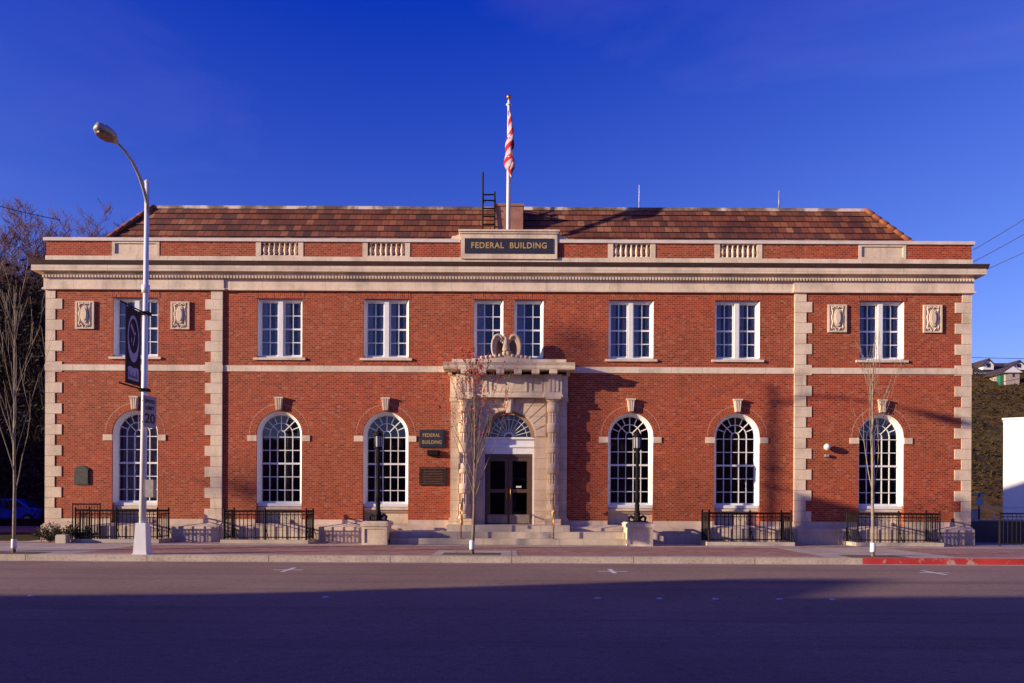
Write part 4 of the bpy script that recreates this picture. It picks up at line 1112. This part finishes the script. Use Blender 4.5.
# wooded slope left (terrain) + brush
def terrain(name, x0, x1, y0, y1, nx, ny, hf, mat):
    vs = []; fs = []
    for j in range(ny + 1):
        for i in range(nx + 1):
            x = x0 + (x1 - x0) * i / nx; y = y0 + (y1 - y0) * j / ny; vs.append((x, y, hf(x, y)))
    for j in range(ny):
        for i in range(nx):
            a = j * (nx + 1) + i; fs.append((a, a + 1, a + nx + 2, a + nx + 1))
    m_ = MB(); m_.add(vs, fs, True); return struct(m_.build(name, mat))
from mathutils import noise as mn
def h_left(x, y):
    t = max(0, min(1, (y - 16) / 20)); base = -.3 + 16.6 * (t * t * (3 - 2 * t))
    w = max(0, min(1, (-8 - x) / 8)); base = -.3 + (base + .3) * w
    return base + (mn.noise(Vector((x * .35, y * .35, 3))) * .9 + mn.noise(Vector((x * 1.1, y * 1.1, 7))) * .4) * t * w
terrain('wooded_hillside', -90, 0, 15, 60, 130, 70, h_left, 'wood')
br = MB(); rng = random.Random(9)
for k in range(8000):
    x = rng.uniform(-50, -17); y = rng.uniform(18, 40); z = h_left(x, y) - .1
    hgt = rng.uniform(.8, 3.0); d = Vector((rng.uniform(-.5, .5), rng.uniform(-.5, .3), 1)).normalized(); p = Vector((x, y, z))
    for j in range(3):
        q = p + (d + Vector((rng.uniform(-.5, .5), rng.uniform(-.5, .5), 0))).normalized() * hgt; s_ = Vector((rng.uniform(-1, 1), rng.uniform(-1, 1), 0)).normalized() * .03
        br.add([p - s_, p + s_, q], [(0, 1, 2)])
    for j in range(4):
        c = p + d * hgt * rng.uniform(.2, 1) + Vector([rng.uniform(-.5, .5) for _ in range(3)]); s_ = rng.uniform(.06, .16)
        u = Vector([rng.uniform(-1, 1) for _ in range(3)]).normalized(); v = u.orthogonal().normalized(); br.add([c - u * s_, c + v * s_, c + u * s_, c - v * s_], [(0, 1, 2, 3)])
o = br.build('hillside_brush', 'darkleaf', recalc=False); o['kind'] = 'stuff'; o['label'] = 'dark tangled brush covering the left hillside'; o['category'] = 'brush'

# right hill with houses
def h_right(x, y):
    t = max(0, min(1, (y - 45) / 58)); w = max(0, min(1, (x - 20) / 25))
    return -.3 + 22.3 * (t ** 1.0) * w + (mn.noise(Vector((x * .12, y * .12, 1))) * 1.6 + mn.noise(Vector((x * .5, y * .5, 5))) * .6) * t * w
terrain('grassy_hill', 5, 260, 40, 190, 120, 90, h_right, 'hill')
gb = MB(); rng = random.Random(19)
for k in range(15000):
    x = rng.uniform(44, 90); y = rng.uniform(50, 106); z = h_right(x, y)
    s_ = rng.uniform(.05, .17); c = Vector((x, y, z + s_ * rng.uniform(0, 1.4)))
    for j in range(2):
        u = Vector([rng.uniform(-1, 1) for _ in range(3)]).normalized(); v = u.orthogonal().normalized(); gb.add([c - u * s_, c + v * s_, c + u * s_, c - v * s_], [(0, 1, 2, 3)])
o = gb.build('hill_scrub', grassmat('scrub_mat', (.075, .045, .016), (.105, .068, .022), (.075, .075, .024), .25), recalc=False); o['kind'] = 'stuff'; o['label'] = 'brown and olive scrub covering the right hill'; o['category'] = 'scrub'
# houses on the hill
D1 = 136.0; s1 = F / D1
def hx(px): return (px - 512) * D1 / F
def hz(py): return H + (499 - py + 2.2) * D1 / F
hs = thing('hill_house', 'white house with dark roof, chimney and two dormers on the hilltop', 'house', (hx(1000), CAMY + D1, hz(374)))
ox, oz = hx(1000), hz(374)
mb = MB(); L0, L1 = hx(968) - ox, hx(1030) - ox; base = -1.5; ev = hz(371) - oz; rg_ = hz(358.5) - oz
mb.box(L0, L1, 0, 9, base, ev); mb.build('wall', 'housewhite', hs)
mb = MB(); mb.prism([(-.5, ev - .05), (4.5, rg_), (9.5, ev - .05)], L0 - .4, L1 + .4, 'x'); rf = mb.build('roof', 'houseroof', hs)
cxp = hx(981.5) - ox; mb = MB(); mb.box(cxp - .35, cxp + .35, 4, 4.8, rg_ - .8, hz(354.5) - oz); mb.build('chimney', 'brownbox', rf)
for px, w, pz in ((986.5, 5.2, 359.5), (1017, 5.6, 361)):
    a = hx(px) - ox; hw = w * D1 / F; zt = hz(pz) - oz; zb = hz(370) - oz; zm = (zt * .45 + zb * .55)
    mb = MB(); mb.prism([(a - hw, zb), (a + hw, zb), (a + hw, zm), (a, zt), (a - hw, zm)], -.4, 4); d = mb.build('dormer', 'housewhite', hs)
    mb = MB(); 
    for s in (-1, 1): mb.prism([(a, zt + .12), (a + s * (hw + .25), zm - .05), (a + s * (hw + .25), zm - .25), (a, zt - .06)], -.6, 4)
    mb.build('dormer_roof', 'houseroof', d)
    mb = MB(); mb.box(a - .35, a + .35, -.42, -.405, zb + .35, zm + .25); mb.build('dormer_window', 'signblue', d)
D3 = 122.0; gx = (1011 - 512) * D3 / F; gz = H + (499 - 377 + 2.2) * D3 / F; u3 = D3 / F
hs = thing('hill_garage', 'small white gabled annex with tan wall in front of the hilltop house', 'garage', (gx, CAMY + D3, gz))
mb = MB(); mb.box(-6 * u3, 8 * u3, 0, 5, -1.5, 4.5 * u3); mb.build('wall', 'housetan', hs)
mb = MB(); mb.prism([(-10 * u3, 4.3 * u3), (10 * u3, 4.3 * u3), (0, 11 * u3)], -.3, 5); mb.build('gable', 'housewhite', hs)
mb = MB()
for s_ in (-1, 1): mb.prism([(0, 11.6 * u3), (s_ * 10.8 * u3, 4.2 * u3), (s_ * 10.8 * u3, 3.7 * u3), (0, 11.05 * u3)], -.35, 5)
mb.build('roof', 'houseroof', hs)
mb = MB(); mb.box(1 * u3, 3 * u3, -.02, -.002, 0, 3.4 * u3); mb.build('window', 'signblue', hs)
mb = MB(); mb.box(-.45, .4, 0, 1.0, -1.2, .28); mb.box(-.5, .45, -.06, 1.06, .28, .34); tag(mb.build('green_shed', plain('green_paint_mat', (.02, .16, .09), .6), None, (gx - 6.5 * u3, CAMY + D3 + .4, gz)), 'little green shed left of the annex on the hilltop', 'shed')
# white building right
D2 = 53.8; wb = thing('white_building', 'plain white stucco building at the right edge with flat roof', 'building', (0, 0, 0)); a = Vector(((1003 - 512) * D2 / F, CAMY + D2, 0)); zt = 6.85
d1 = Vector((math.cos(R(-33)), math.sin(R(-33)), 0)); d2 = Vector((-d1.y, d1.x, 0)) ; Lw, Dp = 18, 12
mb = MB(); q = [a, a + d1 * Lw, a + d1 * Lw + d2 * Dp, a + d2 * Dp]; mb.hexa([(v.x, v.y, -.3) for v in q], [(v.x, v.y, zt) for v in q]); mb.build('wall', 'whitewall', wb)
mb = MB(); q2 = [a - d1 * .08 - d2 * .08, a + d1 * (Lw + .08) - d2 * .08, a + d1 * (Lw + .08) + d2 * (Dp + .08), a - d1 * .08 + d2 * (Dp + .08)]
mb.hexa([(v.x, v.y, zt) for v in q2], [(v.x, v.y, zt + .12) for v in q2]); mb.build('roof_edge', 'housewhite', wb)
mb = MB(); w0 = a + d1 * 9; w1 = a + d1 * 11; mb.hexa([(w0.x, w0.y, 1), (w1.x, w1.y, 1), (w1.x + d2.x * -.03, w1.y + d2.y * -.03, 1), (w0.x - d2.x * .03, w0.y - d2.y * .03, 1)], [(w0.x, w0.y, 3), (w1.x, w1.y, 3), (w1.x - d2.x * .03, w1.y - d2.y * .03, 3), (w0.x - d2.x * .03, w0.y - d2.y * .03, 3)]); mb.build('window', 'signblue', wb)
# right: low wall with railing, guard rail, sign
def xs(px, D): return (px - 512) * D / F
t = thing('low_wall', 'dark low retaining wall with iron railing right of the building', 'wall', (15.5, 1.6, 0))
mb = MB(); mb.box(0, 24, 0, .3, -.2, .74); mb.build('wall', plain('dark_render_mat', (.10, .075, .07), .9, 0, .2, 2), t)
mb = MB(); mb.box(-.02, 24.02, -.03, .33, .74, .80); mb.build('coping', 'slab', t)
t2 = thing('street_railing', 'black iron fence along the pavement at the right edge', 'fence', (15.75, -.85, 0))
mb = MB()
for z in (1.05, .12): mb.bar((0, 0, z), (14, 0, z), .035)
mb.bar((0, 0, .95), (14, 0, .95), .02); mb.build('rail', 'iron', t2)
mb = MB(); i = 0; x = .12
while x < 14: mb.bar((x, 0, .03), (x, 0, 1.05), .018); x += .14
mb.build('balusters', 'iron', t2)
for x in (0, 1.6, 3.2, 4.8, 6.4, 8, 9.6, 11.2, 12.8, 14): MB().bar((x, 0, 0), (x, 0, 1.12), .05).build('post', 'iron', t2)
t = thing('guard_rail', 'pale pipe guard rail on a low concrete wall beyond the right corner', 'guard rail', (xs(981, 44), CAMY + 44, 0))
mb = MB(); mb.box(-1.2, 8, 0, .3, -.2, .42); mb.build('kerb_wall', 'concrete', t)
mb = MB(); mb.tube([(0, .15, .4), (0, .15, 1.10), (3.5, .15, 1.10)], .035, 6); mb.tube([(.8, .15, .4), (.8, .15, .8)], .03, 6); mb.tube([(3.5, .15, 1.1), (3.5, .15, .4)], .03, 6); mb.build('rail', 'pole_white', t)
mb = MB(); mb.box(0, .5, 0, .35, 0, .95); mb.box(-.05, .55, -.05, .4, .95, 1.02)
tag(mb.build('stone_pier', 'concrete', None, (xs(971, 43), CAMY + 43, 0)), 'short pale stone pier just beyond the building right corner', 'pier')
t = thing('stop_sign', 'back of a grey octagonal sign with street name plate on a post', 'road sign', (xs(979, 40), CAMY + 40, 0))
mb = MB(); mb.tube([(0, 0, 0), (0, 0, 1.85)], .035, 6); mb.build('post', 'iron', t)
mb = MB(); mb.prism([(.19 * math.cos(R(22.5 + 45 * k)), 1.42 + .24 * math.sin(R(22.5 + 45 * k))) for k in range(8)], -.06, -.04); mb.build('sign_plate', plain('sign_back_mat', (.62, .60, .50), .6), t)
mb = MB(); mb.box(-.27, .27, -.015, .015, 1.70, 1.83); mb.build('name_plate', plain('green_sign_mat', (.40, .55, .46), .6), t)

# low shrubs + stone block left
def shrub(x, y, w, h, seed, label):
    rng = random.Random(seed); t = thing('low_shrub', label, 'shrub', (x, y, 0), group='low shrubs by the left corner')
    lf = MB(); st = MB()
    for k in range(26):
        a = rng.uniform(0, 6.28); d = Vector((math.cos(a) * rng.uniform(.2, 1) * w, math.sin(a) * rng.uniform(.2, 1) * w * .6, h * rng.uniform(.5, 1)))
        st.tube([(0, 0, 0), tuple(d * .5 + Vector((0, 0, .05))), tuple(d)], [.012, .008, .004], 4, False)
        for j in range(60):
            c = d * rng.uniform(.35, 1.05) + Vector([rng.uniform(-.09, .09) for _ in range(3)]); c.z = abs(c.z); s_ = rng.uniform(.015, .035)
            u = Vector([rng.uniform(-1, 1) for _ in range(3)]).normalized(); v = u.orthogonal().normalized(); lf.add([c - u * s_, c + v * s_ * .5, c + u * s_, c - v * s_ * .5], [(0, 1, 2, 3)])
    st.build('stems', 'bark2', t); lf.build('foliage', 'leaf', t, recalc=False)
for i, (px, D, w, h, lb) in enumerate(((50, 25.9, .55, .50, 'low dark green shrub below the left corner quoins, leftmost of the group'), (66, 25.8, .60, .62, 'fuller dark green shrub behind the stone block'), (84, 25.95, .4, .42, 'small dark shrub between the stone block and the iron gate'))):
    shrub(xs(px, D), CAMY + D, w, h, 60 + i, lb)
mb = MB(); mb.box(-.16, .16, -.14, .14, 0, .24); mb.box(-.14, .14, -.12, .12, .24, .27)
tag(mb.build('stone_block', 'concrete', None, (xs(63, 25.4), CAMY + 25.4, 0)), 'small pale stone block on the pavement in front of the shrubs', 'stone block')

# blue car far left
car = thing('parked_car', 'blue car parked in shade at the left edge beyond the lawn', 'car', (xs(12, 46), CAMY + 46, -.145))
mb = MB()
prof = [(-2.2, .35), (-2.2, .85), (-1.9, .98), (-1.35, 1.02), (-.75, 1.46), (.75, 1.50), (1.45, 1.02), (2.05, .92), (2.2, .80), (2.2, .35)]
mb.prism(prof, -.82, .82); cb = mb.build('body', 'carblue', car)
bv = cb.modifiers.new('Bevel', 'BEVEL'); bv.width = .06; bv.segments = 3
for y in (-.835, .825):
    mb = MB(); mb.prism([(-1.2, 1.03), (-.72, 1.38), (-.05, 1.40), (-.05, 1.03)], y, y + .01); mb.prism([(.05, 1.03), (.05, 1.40), (.7, 1.40), (1.25, 1.03)], y, y + .01)
    mb.build('side_window', 'signblue', car)
for x in (-1.38, 1.38):
    for y in (-.80, .62):
        mb = MB(); mb.prism([(x + .33 * math.cos(2 * math.pi * k / 20), .33 + .33 * math.sin(2 * math.pi * k / 20)) for k in range(20)], y - .06, y + .18); w = mb.build('wheel', 'tyre', car)
        mb = MB(); mb.prism([(x + .19 * math.cos(2 * math.pi * k / 16), .33 + .19 * math.sin(2 * math.pi * k / 16)) for k in range(16)], y - .075 if y < 0 else y + .175, y - .058 if y < 0 else y + .195); mb.build('rim', 'rim', w)
for y in (-.62, .62):
    mb = MB(); mb.box(2.19, 2.23, y - .14, y + .14, .62, .76); mb.build('headlight', 'lampglass', car)

# power lines
def cable(label, p0, p1, sag=.3, r=.02):
    mb = MB(); p0 = Vector(p0); p1 = Vector(p1); pts = []
    for i in range(17):
        t = i / 16; p = p0.lerp(p1, t); p.z -= sag * 4 * t * (1 - t); pts.append(p)
    mb.tube(pts, r, 4); tag(mb.build('overhead_cable', 'cable'), label, 'cable', 'overhead cables')
cable('overhead cable at upper right, topmost of the four', PX(973, 250, 29), PX(1120, 158, 25), .05, .013)
cable('overhead cable at upper right, second from the top', PX(973, 262, 29), PX(1120, 178, 25), .05, .013)
cable('overhead cable at upper right, third from the top', PX(985, 270, 30), PX(1120, 205, 26), .05, .011)
cable('thin overhead cable crossing the sky above the hilltop houses', PX(960, 357, 90), PX(1160, 357, 90), .2, .028)
cable('thin overhead cable sloping above the annex on the hill', PX(985, 385, 80), PX(1160, 345, 70), .2, .028)
cable('overhead cable at upper left behind the bare trees', PX(-150, 160, 50), PX(60, 220, 70), .3, .03)

# ================================================================ ACROSS THE STREET (casts the foreground shade)
ys = CAMY - 1.5
op = thing('shop_row', 'low brown shop row across the street behind the viewer', 'building', (0, ys, 0))
mb = MB(); zr = -.15
prof = [(-130, 0), (-130, 9.5), (-49.6, 9.61), (-47.0, 9.9), (-46.6, 11.0), (-46.2, 11.85), (-43.6, 11.85), (-37.2, 9.75), (-34.0, 9.95), (-19.0, 9.9), (-19.0, 5.6), (3, 5.6), (3, 8.4), (20, 8.4), (20, 5.8), (40, 5.8), (40, 0)]
mb.prism([(a, b + (0 if b else zr)) for a, b in prof], -.35, 0); mb.box(-130, 40, -10, -.35, zr, 4.9)
mb.build('wall', 'oppwall', op)
for k in range(19):
    x = -126 + k * 8.4; mb = MB(); mb.box(x, x + 5.6, -.0, .05, .5, 2.9); w = mb.build('shop_window', 'white', op)
    mb = MB(); mb.box(x + .15, x + 5.45, .05, .06, .65, 2.75); mb.build('glass_pane', 'signblue', w)
nb = thing('unseen_shade_block', 'added plain brick block out of frame that shades the left car park', 'building', (0, 0, 0))  # unseen block added only to shade the car park and car on the left
mb = MB(); mb.box(-75, -38, CAMY + 24, CAMY + 47, -.3, 7); mb.build('wall', 'oppwall', nb)
mb = MB()
for r_ in range(1):
    for c_ in range(6): mb.box(-73 + c_ * 6, -71 + c_ * 6, CAMY + 23.96, CAMY + 24, 2 + r_ * 3.6, 4 + r_ * 3.6)
mb.build('window_row', 'signblue', nb)
def shadowpt(px, py, ymm):   # world x,z at distance ymm in front of wall whose shadow lands at that wall pixel
    X = (px - 512) / 30; Z = H + (499 - py) / 30; d = ymm / math.cos(R(AZ)); return X - ymm * math.tan(R(AZ)), Z + d * math.tan(R(EL))
x, z = shadowpt(574, 328, 24.3)
up = thing('utility_pole', 'wooden utility pole with crossarm across the street out of frame', 'utility pole', (x, -24.3, 0))
mb = MB(); mb.tube([(0, 0, -.1), (0, 0, z)], [.22, .19], 10); mb.build('pole', 'bark2', up)
mb = MB(); mb.box(-.7, .7, -.06, .06, z - .45, z - .35); mb.build('crossarm', 'bark2', up)
x, z = shadowpt(272, 462, 24.3)
up = thing('opposite_street_lamp', 'dark gooseneck street lamp across the street out of frame', 'street lamp', (x, -24.3, 0))
mb = MB(); mb.tube([(0, 0, 0), (0, 0, z - .3)], [.09, .06], 10); mb.tube([(0, 0, z - .35), (-.05, 0, z - .1), (-.3, 0, z + .02), (-.65, 0, z - .02), (-.9, 0, z - .25), (-.92, 0, z - .5)], .04, 8); mb.build('pole', 'iron', up)
mb = MB(); mb.lathe((-.92, 0, z - 1.25), [(.10, 0), (.36, .12), (.38, .2), (.22, .45), (.10, .62), (.05, .8)], 16); mb.build('lamp_shade', 'iron', up)

# ================================================================ LIGHT, SKY, CAMERA
S.world = bpy.data.worlds.new('World'); S.world.use_nodes = True; nt = S.world.node_tree
bg = nt.nodes['Background']
sky = nt.nodes.new('ShaderNodeTexSky'); sky.sky_type = 'NISHITA'; sky.sun_disc = False
sky.sun_elevation = R(EL); sky.air_density = 1.0; sky.dust_density = .4; sky.ozone_density = 5.0; sky.altitude = 300
to_sun = Vector((-math.sin(R(AZ)) * math.cos(R(EL)), -math.cos(R(AZ)) * math.cos(R(EL)), math.sin(R(EL))))
sky.sun_rotation = math.atan2(to_sun.x, to_sun.y)
SK = .12; EXPO = .60; EG = 2 ** EXPO
ma = nt.nodes.new('ShaderNodeVectorMath'); ma.operation = 'MULTIPLY_ADD'     # deepen the sky as slide film does
nt.links.new(sky.outputs[0], ma.inputs[0]); ma.inputs[1].default_value = (1.9 / EG, 1.4 / EG, 1.5 / EG); ma.inputs[2].default_value = (-.078 / SK / EG, -.114 / SK / EG, .095 / SK / EG)
mx_ = nt.nodes.new('ShaderNodeVectorMath'); mx_.operation = 'MAXIMUM'; nt.links.new(ma.outputs[0], mx_.inputs[0]); mx_.inputs[1].default_value = (.02, .02, .02)
tc = nt.nodes.new('ShaderNodeTexCoord'); mp = nt.nodes.new('ShaderNodeMapping'); mp.inputs['Scale'].default_value = (1.0, 1.0, 3.2); mp.inputs['Rotation'].default_value = (.3, .5, .2)
nt.links.new(tc.outputs['Generated'], mp.inputs[0]); nz = nt.nodes.new('ShaderNodeTexNoise'); nz.inputs['Scale'].default_value = 2.2; nz.inputs['Detail'].default_value = 7; nz.inputs['Distortion'].default_value = .6
nt.links.new(mp.outputs[0], nz.inputs['Vector']); rp = nt.nodes.new('ShaderNodeValToRGB'); rp.color_ramp.elements[0].position = .50; rp.color_ramp.elements[0].color = (0, 0, 0, 1); rp.color_ramp.elements[1].position = .80; rp.color_ramp.elements[1].color = (.30, .20, .22, 1)
nt.links.new(nz.outputs['Fac'], rp.inputs[0]); ad = nt.nodes.new('ShaderNodeVectorMath'); ad.operation = 'ADD'; nt.links.new(mx_.outputs[0], ad.inputs[0]); nt.links.new(rp.outputs[0], ad.inputs[1])
nt.links.new(ad.outputs[0], bg.inputs[0]); bg.inputs[1].default_value = SK
sun = bpy.data.lights.new('sun', 'SUN'); sun.energy = 5.0; sun.angle = R(.55); sun.color = (1.0, .80, .56)
so = bpy.data.objects.new('sun', sun); C.objects.link(so); so.rotation_euler = to_sun.to_track_quat('Z', 'Y').to_euler(); so.location = (-30, -40, 30)
cam = bpy.data.cameras.new('camera'); cam.sensor_width = 36; cam.lens = F / 1024 * 36; cam.clip_end = 2000; cam.clip_start = .1
cam.shift_y = (499 - 341.5) / 1024; cam.shift_x = 0
co = bpy.data.objects.new('camera', cam); C.objects.link(co); co.location = (0, CAMY, H); co.rotation_euler = (R(90), R(-.26), 0)
S.camera = co
S.view_settings.view_transform = 'Standard'; S.view_settings.look = 'None'; S.view_settings.gamma = 1; S.view_settings.exposure = EXPO; S.view_settings.use_curve_mapping = False
S.render.resolution_x = 1024; S.render.resolution_y = 683
